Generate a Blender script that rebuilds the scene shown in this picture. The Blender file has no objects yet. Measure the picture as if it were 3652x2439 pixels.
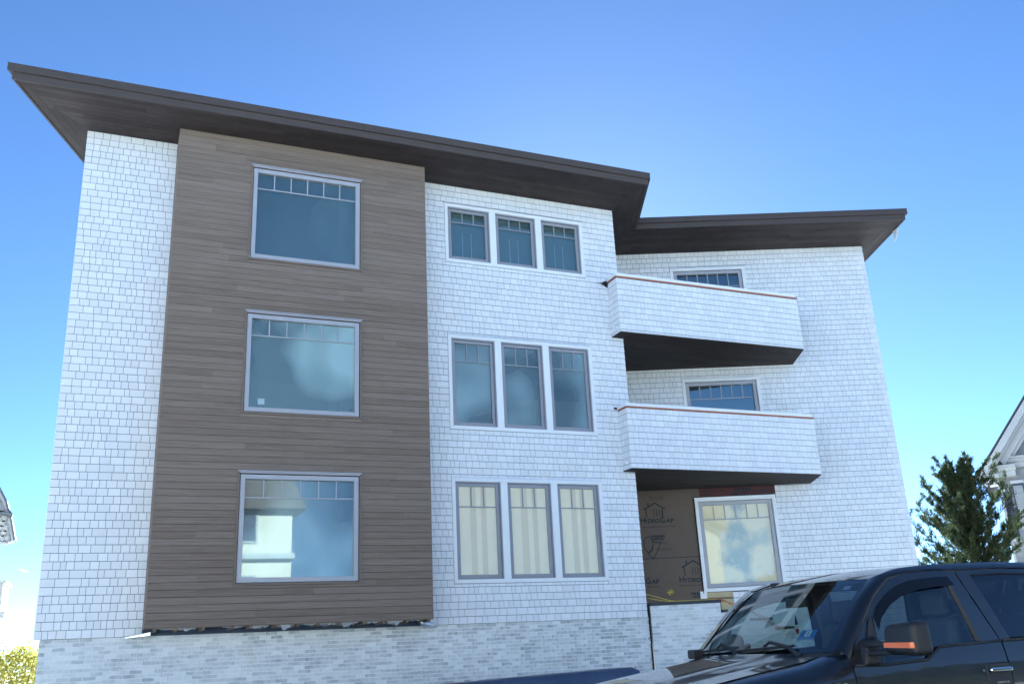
import bpy, bmesh, math, random
import numpy as np
from mathutils import Matrix, Vector
R = math.radians
rng = random.Random(7)
sc = bpy.context.scene
col = sc.collection
EH = 1.48                      # eye height; heights called "rel" are measured from the eye

# ---------------------------------------------------------------- camera
def make_camera():
    p, r, a = 0.3172, -0.0496, -0.416
    fwd = np.array([0, math.cos(p), math.sin(p)]); up = np.array([0, -math.sin(p), math.cos(p)]); rt = np.array([1., 0, 0])
    c, s = math.cos(r), math.sin(r)
    rt, up = c*rt + s*up, -s*rt + c*up
    ux = np.array([math.cos(a), -math.sin(a), 0]); ny = np.array([math.sin(a), math.cos(a), 0])
    A = lambda v: Vector((v @ ux, v @ ny, v[2]))
    rt, up, fwd = A(rt), A(up), A(fwd)
    cam = bpy.data.cameras.new('camera'); o = bpy.data.objects.new('camera', cam); col.objects.link(o)
    m = Matrix((rt, up, -fwd)).transposed().to_4x4(); m.translation = Vector((-7.8802, -17.8368, EH))
    o.matrix_world = m
    cam.lens = 32.7745; cam.sensor_width = 36; cam.sensor_fit = 'HORIZONTAL'; cam.clip_start = 0.1; cam.clip_end = 20000
    sc.camera = o
make_camera()

# ---------------------------------------------------------------- light
SUN_AZ, SUN_EL = R(28), R(22)            # azimuth from +Y towards +X, behind the house
def make_light():
    w = bpy.data.worlds.new('World'); sc.world = w; w.use_nodes = True
    nt = w.node_tree; bg = nt.nodes['Background']
    sky = nt.nodes.new('ShaderNodeTexSky'); sky.sky_type = 'NISHITA'; sky.sun_disc = False
    sky.sun_elevation = SUN_EL; sky.sun_rotation = SUN_AZ
    sky.air_density = 0.305; sky.dust_density = 0.03; sky.ozone_density = 1.6; sky.altitude = 0
    nt.links.new(sky.outputs[0], bg.inputs[0]); bg.inputs[1].default_value = 0.05
    l = bpy.data.lights.new('sun', 'SUN'); l.energy = 5.0; l.angle = R(0.53); l.color = (1, .98, .95)
    o = bpy.data.objects.new('sun', l); col.objects.link(o)
    d = Vector((math.sin(SUN_AZ)*math.cos(SUN_EL), math.cos(SUN_AZ)*math.cos(SUN_EL), math.sin(SUN_EL)))
    o.rotation_euler = d.to_track_quat('Z', 'Y').to_euler(); o.location = (0, 0, 40)
make_light()
vs = sc.view_settings
vs.view_transform = 'Standard'; vs.look = 'None'; vs.gamma = 1; vs.exposure = 2.88; vs.use_curve_mapping = False
vs.use_white_balance = True; vs.white_balance_temperature = 5350; vs.white_balance_tint = 0
sc.render.engine = 'CYCLES'
sc.cycles.use_denoising = True
sc.cycles.max_bounces = 8; sc.cycles.diffuse_bounces = 4; sc.cycles.glossy_bounces = 5; sc.cycles.transparent_max_bounces = 16
sc.cycles.sample_clamp_indirect = 6.0
sc.cycles.caustics_reflective = False; sc.cycles.caustics_refractive = False

# ---------------------------------------------------------------- helpers
def link(o, parent=None):
    col.objects.link(o)
    if parent is not None:
        o.parent = parent
        o.matrix_parent_inverse = Matrix.Translation(-Vector(parent.get('_loc', (0, 0, 0))))
    return o
def tag(o, label=None, cat=None, group=None, kind=None):
    for k, v in (('label', label), ('category', cat), ('group', group), ('kind', kind)):
        if v: o[k] = v
    return o
def thing(name, loc, label, cat, group=None):
    o = bpy.data.objects.new(name, None); o.location = loc; o.empty_display_size = .3
    o['_loc'] = list(loc); col.objects.link(o)
    return tag(o, label, cat, group)

class MB:
    def __init__(s): s.v = []; s.f = []; s.t = []
    def add(s, verts, faces, tone=None):
        b = len(s.v); s.v += [tuple(p) for p in verts]
        tone = rng.random() if tone is None else tone
        for f in faces: s.f.append(tuple(b+i for i in f)); s.t.append(tone)
        return s
    HEX = ((0,3,2,1), (4,5,6,7), (0,1,5,4), (1,2,6,5), (2,3,7,6), (3,0,4,7))
    def hexa(s, p, tone=None): return s.add(p, s.HEX, tone)
    def box(s, x0, x1, y0, y1, z0, z1, tone=None):
        return s.hexa([(x0,y0,z0),(x1,y0,z0),(x1,y1,z0),(x0,y1,z0),(x0,y0,z1),(x1,y0,z1),(x1,y1,z1),(x0,y1,z1)], tone)
    def fbox(s, F, x0, x1, d0, d1, z0, z1, tone=None):      # box in a wall frame, d outward
        return s.hexa([F(x0,d1,z0),F(x1,d1,z0),F(x1,d0,z0),F(x0,d0,z0),F(x0,d1,z1),F(x1,d1,z1),F(x1,d0,z1),F(x0,d0,z1)], tone)
    def prism(s, poly, z0, z1, tone=None):                  # xy polygon, counter-clockwise
        n = len(poly)
        return s.add([(x,y,z0) for x,y in poly]+[(x,y,z1) for x,y in poly],
                     [tuple(range(n-1,-1,-1)), tuple(range(n,2*n))]+[(i,(i+1)%n,n+(i+1)%n,n+i) for i in range(n)], tone)
    def tube(s, pts, rad, n=8, tone=None):
        pts = [Vector(p) for p in pts]; rad = [rad]*len(pts) if not hasattr(rad, '__len__') else rad
        vs_ = []; up = Vector((0,0,1)); prev = None
        for i, p in enumerate(pts):
            d = (pts[min(i+1,len(pts)-1)]-pts[max(i-1,0)]).normalized()
            if prev is None: prev = d.cross(up) if abs(d.dot(up)) < .95 else d.cross(Vector((1,0,0)))
            a = (prev - d*prev.dot(d)).normalized(); prev = a; b = d.cross(a)
            for k in range(n):
                t = 2*math.pi*k/n; vs_.append(p+(a*math.cos(t)+b*math.sin(t))*rad[i])
        fs = [(i*n+k, i*n+(k+1)%n, (i+1)*n+(k+1)%n, (i+1)*n+k) for i in range(len(pts)-1) for k in range(n)]
        fs += [tuple(range(n-1,-1,-1)), tuple(range((len(pts)-1)*n, len(pts)*n))]
        return s.add(vs_, fs, tone)
    def grid(s, rows, tone=None, close=False):              # rows of points
        n = len(rows[0]); vs_ = [p for r in rows for p in r]
        fs = [(i*n+j, i*n+j+1, (i+1)*n+j+1, (i+1)*n+j) for i in range(len(rows)-1) for j in range(n-1)]
        return s.add(vs_, fs, tone)
    def build(s, name, mat, parent=None, smooth=False, bevel=0, segs=2):
        me = bpy.data.meshes.new(name); me.from_pydata(s.v, [], s.f)
        at = me.attributes.new('tone', 'FLOAT', 'FACE'); at.data.foreach_set('value', s.t)
        if isinstance(mat, (list, tuple)):
            for m in mat: me.materials.append(m)
        else: me.materials.append(mat)
        if smooth: me.polygons.foreach_set('use_smooth', [True]*len(me.polygons))
        me.update()
        o = bpy.data.objects.new(name, me); link(o, parent)
        if bevel:
            m = o.modifiers.new('bevel', 'BEVEL'); m.width = bevel; m.segments = segs; m.limit_method = 'ANGLE'; m.angle_limit = R(40)
        return o

def frame(ox, oy, ux, uy, nx, ny):                          # wall frame: x along, d outward, rel height
    return lambda x, d, z: (ox+ux*x+nx*d, oy+uy*x+ny*d, z+EH)

# ---------------------------------------------------------------- materials
class NT:
    def __init__(s, name):
        s.m = bpy.data.materials.new(name); s.m.use_nodes = True; s.t = s.m.node_tree
        s.p = s.t.nodes['Principled BSDF']; s.out = s.t.nodes['Material Output']
    def n(s, typ, props=None, **ins):
        k = s.t.nodes.new('ShaderNode'+typ)
        for a, b in (props or {}).items(): setattr(k, a, b)
        for a, b in ins.items():
            a = int(a[1:]) if a[0] == 'i' and a[1:].isdigit() else a.replace('_', ' ')
            s.set(k.inputs[a], b)
        return k
    def set(s, sock, b):
        if hasattr(b, 'outputs'): b = b.outputs[0]
        if isinstance(b, bpy.types.NodeSocket): s.t.links.new(b, sock)
        elif isinstance(b, (tuple, list)) and len(b) == 3 and sock.type == 'RGBA': sock.default_value = (*b, 1)
        else: sock.default_value = b
    def P(s, **ins):
        for a, b in ins.items(): s.set(s.p.inputs[a.replace('_', ' ')], b)
        return s.m
    def math(s, op, a, b=0., c=0., clamp=False):
        k = s.n('Math', {'operation': op, 'use_clamp': clamp}, i0=a, i1=b); s.set(k.inputs[2], c); return k
    def mix(s, f, a, b, typ='MIX'):
        k = s.n('Mix', {'data_type': 'RGBA', 'blend_type': typ}); s.set(k.inputs[0], f); s.set(k.inputs[6], a); s.set(k.inputs[7], b)
        return k.outputs[2]
    def ramp(s, f, stops):
        k = s.n('ValToRGB', None, Fac=f); e = k.color_ramp.elements
        while len(e) < len(stops): e.new(.5)
        for el, (p, c) in zip(e, stops):
            el.position = p; el.color = (*c, 1) if hasattr(c, '__len__') else (c, c, c, 1)
        return k.outputs[0]
    def tone(s): return s.n('Attribute', {'attribute_name': 'tone'}).outputs['Fac']
    def obj(s): return s.n('TexCoord').outputs['Object']
    def noise(s, vec, scale, detail=4, rough=.55):
        return s.n('TexNoise', None, Vector=vec, Scale=scale, Detail=detail, Roughness=rough).outputs['Fac']
    def mapping(s, vec, scale=(1,1,1), loc=(0,0,0)):
        return s.n('Mapping', None, Vector=vec, Scale=scale, Location=loc).outputs[0]
    def bump(s, h, strength=.3, dist=.01):
        return s.n('Bump', None, Height=h, Strength=strength, Distance=dist).outputs[0]

def plain(name, c, rough=.6, metal=0., var=.08, nscale=6., bump=0., **kw):
    t = NT(name); v = t.obj(); nz = t.noise(v, nscale)
    lo = tuple(x*(1-var) for x in c); hi = tuple(min(1, x*(1+var)) for x in c)
    base = t.mix(nz, lo, hi)
    ins = dict(Base_Color=base, Roughness=rough, Metallic=metal, **kw)
    if bump: ins['Normal'] = t.bump(t.noise(v, nscale*8), bump, .01)
    return t.P(**ins)

def m_shingle():
    t = NT('painted_shingle'); v = t.obj(); tn = t.tone()
    c = t.mix(tn, (.775,.785,.795), (.855,.86,.865))
    st = t.ramp(t.noise(v, 1.7, 5, .6), [(.55, 0), (.78, 1)])
    c = t.mix(t.math('MULTIPLY', st, .32), c, (.60,.60,.60))
    odd = t.ramp(tn, [(.94, 0), (.95, 1)])
    c = t.mix(t.math('MULTIPLY', odd, .35), c, (.68,.66,.63))
    fine = t.noise(t.mapping(v, (60,60,4)), 2, 3)
    return t.P(Base_Color=c, Roughness=.55, Normal=t.bump(fine, .25, .004))
def m_board(name, c0, c1, c2, k=1.):
    t = NT(name); v = t.obj(); tn = t.tone()
    off = t.n('CombineXYZ', None, X=t.math('MULTIPLY', tn, 917.), Y=t.math('MULTIPLY', tn, 311.), Z=t.math('MULTIPLY', tn, 523.))
    vv = t.n('VectorMath', {'operation': 'ADD'}, i0=v, i1=off.outputs[0]).outputs[0]
    warp = t.noise(t.mapping(vv, (.9,.9,5)), 1.2, 2)
    g = t.n('TexWave', {'wave_type': 'BANDS', 'bands_direction': 'Z', 'wave_profile': 'SIN'}, Vector=t.mapping(vv, (.5,.5,7)), Scale=2.0, Distortion=9., Detail=3., Detail_Scale=1.1).outputs['Fac']
    fine = t.noise(t.mapping(vv, (.9,.9,36)), 1.5, 6, .7)
    c = t.ramp(tn, [(0, c0), (.5, c1), (1, c2)])
    c = t.mix(t.math('MULTIPLY', g, .42*k), c, tuple(x*.5 for x in c1))
    c = t.mix(t.math('MULTIPLY', t.ramp(fine, [(.44, 0), (.68, 1)]), .48*k), c, tuple(x*1.5 for x in c1))
    c = t.mix(t.math('MULTIPLY', t.ramp(fine, [(.34, 1), (.47, 0)]), .3*k), c, tuple(x*.55 for x in c1))
    kn = t.ramp(t.n('TexVoronoi', None, Vector=t.mapping(vv, (1.1,1.1,7)), Scale=1.1).outputs['Distance'], [(.03, 1), (.07, 0)])
    c = t.mix(t.math('MULTIPLY', kn, .6*k), c, tuple(x*.4 for x in c1))
    return t.P(Base_Color=c, Roughness=.75, Specular_IOR_Level=.25, Normal=t.bump(fine, .2, .003))
def m_brick(name, lo, hi, white):
    t = NT(name); v = t.obj(); tn = t.tone()
    c = t.ramp(tn, [(0, lo), (.45, tuple((a+b)/2 for a, b in zip(lo, hi))), (1, hi)])
    w1 = t.ramp(t.noise(v, 11., 6, .7), [(.36, 0), (.62, 1)])
    w2 = t.noise(v, .9, 3)
    f = t.math('ADD', t.math('MULTIPLY', w1, .65), t.math('MULTIPLY', t.ramp(w2, [(.3, 0), (.7, 1)]), .35), clamp=True)
    c = t.mix(t.math('MULTIPLY', f, white), c, (.82,.84,.83))
    sp = t.ramp(t.noise(t.mapping(v, (2.2,2.2,1)), 30., 4, .7), [(.60, 0), (.70, 1)])
    c = t.mix(t.math('MULTIPLY', sp, .55), c, tuple(x*.8 for x in lo))
    gr = t.ramp(t.noise(v, 2.3, 4, .6), [(.60, 0), (.75, 1)])
    c = t.mix(t.math('MULTIPLY', gr, .35), c, (.34,.34,.24))
    return t.P(Base_Color=c, Roughness=.85, Normal=t.bump(t.noise(v, 70, 5, .7), .6, .006))
def m_glass(name, tint, ior=1.7, rough=.0, gain=1., floor_=0., gc=(.95,.97,1.)):
    t = NT(name); t.t.nodes.remove(t.p)
    bf = t.n('NewGeometry').outputs['Backfacing']
    fr = t.n('Fresnel', None, IOR=t.math('MULTIPLY_ADD', bf, 1/ior-ior, ior))
    f = t.math('ADD', t.math('MULTIPLY', fr, gain), floor_, clamp=True)
    v = t.obj(); nb = t.bump(t.noise(v, .9, 1), .02, .02)
    g = t.n('BsdfGlossy', None, Color=gc, Roughness=rough, Normal=nb)
    tr = t.n('BsdfTransparent', None, Color=tint)
    mx = t.n('MixShader', None, Fac=f, i1=tr, i2=g)
    t.t.links.new(mx.outputs[0], t.out.inputs[0]); return t.m
def m_film(name, c, a0, a1, scale=1.1, stretch=(1,1,1), c2=None):       # cloudy plastic film, denser in places
    t = NT(name); v = t.mapping(t.obj(), stretch)
    n = t.noise(v, scale, 1, .35)
    al = t.ramp(n, [(.38, a0), (.62, a1)])
    wr = t.ramp(t.noise(t.mapping(t.obj(), (1.5,1.5,.6), (3,1,2)), 1.6, 3, .5), [(.5, 0), (.85, 1)])
    base = t.mix(wr, c, c2 or tuple(min(1, x*1.25) for x in c))
    return t.P(Base_Color=base, Alpha=al, Roughness=.4)
def m_leaf(name, c0, c1, tr=.35):
    t = NT(name); t.t.nodes.remove(t.p); tn = t.tone()
    c = t.mix(tn, c0, c1)
    d = t.n('BsdfDiffuse', None, Color=c); l = t.n('BsdfTranslucent', None, Color=c)
    mx = t.n('MixShader', None, Fac=tr, i1=d, i2=l); t.t.links.new(mx.outputs[0], t.out.inputs[0]); return t.m

M = {}
M['shingle'] = m_shingle()
M['backing'] = plain('dark_sheathing', (.08,.10,.145), .9)
M['bay'] = m_board('bay_board', (.185,.143,.112), (.215,.169,.134), (.248,.200,.163))
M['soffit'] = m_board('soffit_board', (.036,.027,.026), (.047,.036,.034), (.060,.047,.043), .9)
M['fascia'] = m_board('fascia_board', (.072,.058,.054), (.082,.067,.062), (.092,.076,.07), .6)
M['brick'] = m_brick('washed_brick', (.28,.31,.33), (.80,.82,.81), .74)
M['brick2'] = m_brick('pale_brick', (.42,.45,.45), (.82,.84,.83), .82)
M['mortar'] = plain('mortar', (.86,.87,.86), .95, nscale=14, var=.2, bump=.5)
M['trim'] = plain('white_trim', (.84,.85,.85), .45, var=.03)
M['frame'] = plain('grey_clad_frame', (.40,.40,.43), .4, var=.03)
M['sash'] = plain('grey_sash', (.31,.31,.335), .4, var=.03)
M['flash'] = plain('bright_metal_flashing', (.75,.76,.78), .3, 1., var=.1)
M['glass'] = m_glass('window_glass', (.86,.92,.92), 1.8, gain=1.6, gc=(.95,1.,.93))
M['glass_low'] = m_glass('clear_window_glass', (1.,1.,.98), 1.5, gain=.85, gc=(.95,1.,.96))
M['glass_bay'] = m_glass('film_window_glass', (.9,.94,.94), 1.6, gain=1.1, gc=(.9,1.,.95), rough=.012)
M['room'] = plain('drywall', (.72,.72,.72), .9)
M['dark'] = plain('dark_void', (.02,.02,.02), .9)
M['roofing'] = plain('roof_membrane', (.2,.2,.2), .9)
# ---------------------------------------------------------------- ground
def sheet(name, x0, x1, y0, y1, z, mat, kind='structure'):
    return tag(MB().add([(x0,y0,z),(x1,y0,z),(x1,y1,z),(x0,y1,z)], [(0,1,2,3)]).build(name, mat), kind=kind)
M['soil'] = plain('sandy_soil', (.64,.62,.58), .95, nscale=.6, var=.12, bump=.3)
M['asphalt'] = plain('asphalt', (.075,.075,.075), .9, nscale=1.5, var=.2, bump=.3)
M['concrete'] = plain('concrete', (.64,.63,.61), .9, nscale=2, var=.12, bump=.2)
sheet('ground', -1500, 1500, -1500, 1500, 0., M['soil'])
sheet('road', -300, 300, -19.6, -9.9, .004, M['asphalt'])
tag(MB().box(-300, 300, -9.88, -8.2, -.1, .13).build('sidewalk', M['concrete']), kind='structure')
tag(MB().box(-300, 300, -22, -19.62, -.1, .13).build('pavement', M['concrete']), kind='structure')

# ---------------------------------------------------------------- the house
CB, SB = .9275, .3738
FA = frame(0, 0, 1, 0, 0, -1)
FP = frame(0, -.646, 1, 0, 0, -1)
FB = frame(2.826, 2.95, CB, -SB, -SB, -CB)
ZT, ZB = 10.011, .504
EXP = (ZT-ZB)/68
house = thing('modern_house', (-3, 0, 0), 'three storey white shingled house with dark wood bay and flat roof', 'house')

WIN_A = [(-1.504, 1.944, 8.138, 9.555), (-1.504, 1.944, 4.378, 6.448), (-1.504, 1.944, 1.266, 3.366)]
WIN_P = [(-5.752, -3.569, 7.428, 9.39), (-5.752, -3.569, 4.362, 6.292), (-5.752, -3.569, 1.296, 3.221)]
WIN_B = [(2.959, 4.994, 7.28, 9.542), (2.959, 4.994, 4.17, 6.43), (2.959, 4.994, 1.083, 3.343)]

def cut(segs, ops):
    for (a, b, c, d) in ops:
        out = []
        for (x0, x1, z0, z1) in segs:
            if x1 <= a or x0 >= b or z1 <= c or z0 >= d: out.append((x0,x1,z0,z1)); continue
            if x0 < a: out.append((x0, a, z0, z1))
            if x1 > b: out.append((b, x1, z0, z1))
            m0, m1 = max(x0, a), min(x1, b)
            if z0 < c: out.append((m0, m1, z0, c))
            if z1 > d: out.append((m0, m1, d, z1))
        segs = out
    return segs
def backing(F, x0, x1, z0, z1, ops, name, thick=.18, mat=None):
    b = MB()
    for s in cut([(x0, x1, z0, z1)], ops): b.fbox(F, s[0], s[1], -thick, 0, s[2], s[3])
    return b.build(name, mat or M['backing'], house)

PIECES = []       # every shingle: (size in the picture, frame, dims)
CAMP = Vector((-7.88, -17.84, EH))
def shingles(F, x0, x1, z0, z1, ops, wmin=.085, wmax=.25, part=None):
    k0 = math.floor((z0-ZB)/EXP+1e-6); z = ZB+k0*EXP
    while z < z1-.01:
        za, zb = max(z, z0), min(z+EXP, z1)
        for (a, b, c, d) in cut([(x0, x1, za, zb)], ops):
            if d-c < .02 or b-a < .01: continue
            x = a - rng.random()*.0
            while x < b-1e-4:
                w = rng.choice((rng.uniform(wmin, .15), rng.uniform(.11, .19), rng.uniform(.14, wmax)))
                if b-(x+w) < .06: w = b-x
                if w > .3: w = (b-x)/2
                jit = rng.uniform(-.001, .001)
                g = .0034
                e0, e1 = x+g, x+w-g
                bot = .017+rng.uniform(-.002, .003)
                p = [F(e0,bot,c+jit),F(e1,bot,c+jit),F(e1,.0,c+jit),F(e0,.0,c+jit),F(e0,.005,d-.0085),F(e1,.005,d-.0085),F(e1,.0,d-.0085),F(e0,.0,d-.0085)]
                PIECES.append(((e1-e0)*(d-c)/(Vector(p[0])-CAMP).length_squared, p, part))
                x += w
        z += EXP

# wall cores
wallA = backing(FA, -8.83, 2.81, ZB, ZT+.02, WIN_A+[(-7.0, -2.35, .8, ZT)], 'front_wall')
wallB = backing(FB, 1.0, 8.30, -.4, ZT+.02, WIN_B, 'angled_wall')
def side_wall(name, x, y, ln):
    ex, ey = SB, CB; nx, ny = .15*(-CB), .15*SB
    b = MB(); p = [(x,y),(x+ex*ln,y+ey*ln)]
    q = [(p[1][0]-(-nx), p[1][1]+ny), (p[0][0]+nx, p[0][1]+ny)]
    return p, q
F_L = frame(-8.80, .02, SB, CB, -CB, SB)         # left flank, runs back at the angle of the right block
F_R = frame(2.80, .02, SB, CB, CB, -SB)
F_RB = frame(2.826+CB*8.29, 2.95-SB*8.29, SB, CB, CB, -SB)
backing(F_L, .2, 9.5, ZB, ZT, [], 'flank_wall', .15, M['shingle'])
backing(F_R, 0, 2.75, ZB-.6, ZT, [], 'return_wall', .15, M['shingle'])
backing(F_RB, 0, 7.5, -.4, ZT, [], 'flank_wall', .15, M['shingle'])
shingles(FA, -8.847, -7.179, ZB, ZT, [], part='A')
shingles(FA, -2.20, 2.826, ZB, ZT, WIN_A, part='A')
WRAP = [(1.0, 2.98, -.4, 3.61), (2.9, 5.02, 3.3, 3.61), (2.9, 3.66, -.4, 1.09)]
shingles(FB, 1.1, 8.315, -.25, ZT, WIN_B+WRAP, part='B')
# starter rows of the flanks, seen edge-on at the corners
shingles(F_L, .0, .35, ZB, ZT, [], part='L')
shingles(F_R, .0, .35, ZB, ZT, [], part='R')
shingles(F_RB, .0, .35, -.25, ZT, [], part='R')

# ---- windows
def panes_and_bars(win, F, x0, x1, z0, z1, cols, hrow, fmat, fw, dep=(-.075, -.012), bar=.022, pane='glass'):
    """sash ring, pane, muntins in the opening x0..x1, z0..z1"""
    b = MB()
    b.fbox(F, x0, x0+fw, *dep, z0, z1); b.fbox(F, x1-fw, x1, *dep, z0, z1)
    b.fbox(F, x0+fw, x1-fw, *dep, z0, z0+fw); b.fbox(F, x0+fw, x1-fw, *dep, z1-fw, z1)
    b.build('sash', fmat, win, bevel=.006)
    gx0, gx1, gz0, gz1 = x0+fw, x1-fw, z0+fw, z1-fw
    zr = gz1-(gz1-gz0)*hrow
    MB().fbox(F, gx0-.006, gx1+.006, -.058, -.052, gz0-.006, gz1+.006).build('pane', M[pane], win)
    MB().fbox(F, gx0, gx1, -.051, -.034, zr-bar/2, zr+bar/2).build('muntin', fmat, win)
    for k in range(1, cols):
        x = gx0+(gx1-gx0)*k/cols
        MB().fbox(F, x-bar/2, x+bar/2, -.051, -.036, zr+bar/2, gz1).build('muntin', fmat, win)
    return gx0, gx1, gz0, gz1
def liner(win, F, x0, x1, z0, z1, mat, d0=-.16, d1=-.0):
    b = MB(); e = .02
    b.fbox(F, x0-e, x0-.001, d0, d1, z0-e, z1+e); b.fbox(F, x1+.001, x1+e, d0, d1, z0-e, z1+e)
    b.fbox(F, x0-.001, x1+.001, d0, d1, z1+.001, z1+e); b.fbox(F, x0-.001, x1+.001, d0, d1, z0-e, z0-.001)
    b.build('jamb', mat, win)
def film(win, F, x0, x1, z0, z1, d, mat, name='plastic_film', amp=.006, seed=0, nx=26, nz=26):
    r = random.Random(seed); w = [(r.uniform(2, 9), r.uniform(2, 9), r.uniform(0, 6.3), r.uniform(.3, 1)) for _ in range(7)]
    rows = []
    for j in range(nz+1):
        z = z0+(z1-z0)*j/nz
        rows.append([F(x0+(x1-x0)*i/nx, d+amp*sum(a4*math.sin(a1*(x0+(x1-x0)*i/nx)+a2*z+a3) for a1,a2,a3,a4 in w)/3, z) for i in range(nx+1)])
    o = MB().grid(rows).build(name, mat, win, smooth=True)
    return o
M['film_blue'] = m_film('cloudy_film', (.70,.80,.76), .3, .95, .9)
M['film_pale'] = m_film('pale_film', (.55,.60,.56), .25, .9, .8, (1,1,.7))
M['film_haze'] = m_film('hazy_film', (.42,.48,.48), .30, .42, .5)
M['film_edge'] = m_film('thin_film', (.60,.68,.68), .15, .75, .7)
M['strip0'] = plain('cream_paper', (.92,.82,.59), .85, var=.05)  # paper cream also carries the pale horizon mirrored in these panes
M['strip1'] = plain('tan_paper', (.79,.68,.47), .85, var=.05)
M['paper'] = plain('cream_board', (.70,.68,.50), .8, nscale=1.0, var=.10)
M['slate'] = plain('grey_sheet', (.20,.24,.24), .8, var=.06)

# bay windows
PANEL_BAY = []
for i, (x0, x1, z0, z1) in enumerate(WIN_P):
    b = MB(); tw = .035                                                  # thin wood surround + aluminium edge
    for (a, c, e, g) in ((x0-tw, x0, z0-tw, z1+tw), (x1, x1+tw, z0-tw, z1+tw), (x0, x1, z0-tw, z0), (x0, x1, z1, z1+tw)):
        b.fbox(FP, a, c, -.05, .024, e, g, .4)
    win = b.build('window', M['bay'], house)
    liner(win, FP, x0, x1, z0, z1, M['frame'])
    MB().fbox(FP, x0-tw-.004, x1+tw+.004, -.01, .06, z1+tw, z1+tw+.018).build('head_flashing', M['frame'], win)
    MB().fbox(FP, x0-.004, x1+.004, .0, .045, z1+.004, z1+tw-.006).build('head_flashing', M['frame'], win)
    g = panes_and_bars(win, FP, x0+.012, x1-.012, z0+.012, z1-.012, 6, .19, M['frame'], .085, (-.075, .006), pane='glass' if i == 0 else 'glass_bay')
    if i == 0: film(win, FP, g[0], g[1], g[2], g[3], -.078, M['film_haze'], seed=2)
    if i == 1: film(win, FP, g[0], g[1], g[2], g[3], -.078, M['film_blue'], seed=3)
    if i == 2: film(win, FP, g[0], g[1], g[2], g[3], -.078, M['film_edge'], seed=5)
    if i == 1:
        MB().fbox(FP, x0+.27, x0+.39, -.064, -.0625, z0+.17, z0+.28).build('paper_sticker', M['trim'], win)
# triple windows
for i, (x0, x1, z0, z1) in enumerate(WIN_A):
    cs, mu = .075, .15
    w = ((x1-x0)-2*cs-2*mu)/3
    xs = [x0+cs+k*(w+mu) for k in range(3)]
    b = MB()
    b.fbox(FA, x0, x0+cs, -.02, .036, z0, z1); b.fbox(FA, x1-cs, x1, -.02, .036, z0, z1)
    b.fbox(FA, x0+cs, x1-cs, -.02, .036, z0, z0+cs); b.fbox(FA, x0+cs, x1-cs, -.02, .036, z1-cs, z1)
    for k in (1, 2): b.fbox(FA, xs[k]-mu, xs[k], -.16, .034, z0+cs, z1-cs)
    win = b.build('window', M['trim'], house, bevel=.004)
    MB().fbox(FA, x0-.01, x1+.01, 0, .05, z1, z1+.012).build('head_flashing', M['flash'], win)
    liner(win, FA, x0+cs*.4, x1-cs*.4, z0+cs*.4, z1-cs*.4, M['trim'], -.18, -.021)
    for k in range(3):
        a, c, e, g_ = xs[k], xs[k]+w, z0+cs, z1-cs
        fb = MB()
        fb.fbox(FA, a, a+.022, -.10, .004, e, g_); fb.fbox(FA, c-.022, c, -.10, .004, e, g_); fb.fbox(FA, a+.022, c-.022, -.10, .004, g_-.022, g_); fb.fbox(FA, a+.022, c-.022, -.10, .004, e, e+.022)
        fb.build('frame', M['sash'], win)
        g = panes_and_bars(win, FA, a+.026, c-.026, e+.026, g_-.026, 3, .235, M['sash'], .068, (-.085, -.028), pane=('glass', 'glass_bay', 'glass_low')[i])
        if i == 1: film(win, FA, g[0], g[1], g[2], g[3], -.082, M['film_edge'], seed=11+k)
        if i == 2:
            n = 5; r = random.Random(k)
            cuts = [g[0]+(g[1]-g[0])*q for q in (0, .27+.04*r.random(), .45+.03*r.random(), .58+.03*r.random(), .74+.03*r.random(), 1)]
            for q in range(n):
                film(win, FA, cuts[q]-.004, cuts[q+1]+.004, g[2], g[3], -.078-.006*(q % 2), M['strip1' if q % 2 else 'strip0'], 'paper_strip', .003, q+9*k, 6, 12)
        if i == 0:
            bk = MB()
            for q in (.36, .62): bk.fbox(FA, g[0]+(g[1]-g[0])*q, g[0]+(g[1]-g[0])*q+.006, -.1245, -.122, g[2], g[3]-.45)
            bk.build('sheet_seam', M['trim'], win)
            MB().fbox(FA, g[0]-.02, g[1]+.02, -.135, -.125, g[2]-.03, g[3]+.03).build('inner_sheet', M['slate'], win)
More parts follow.
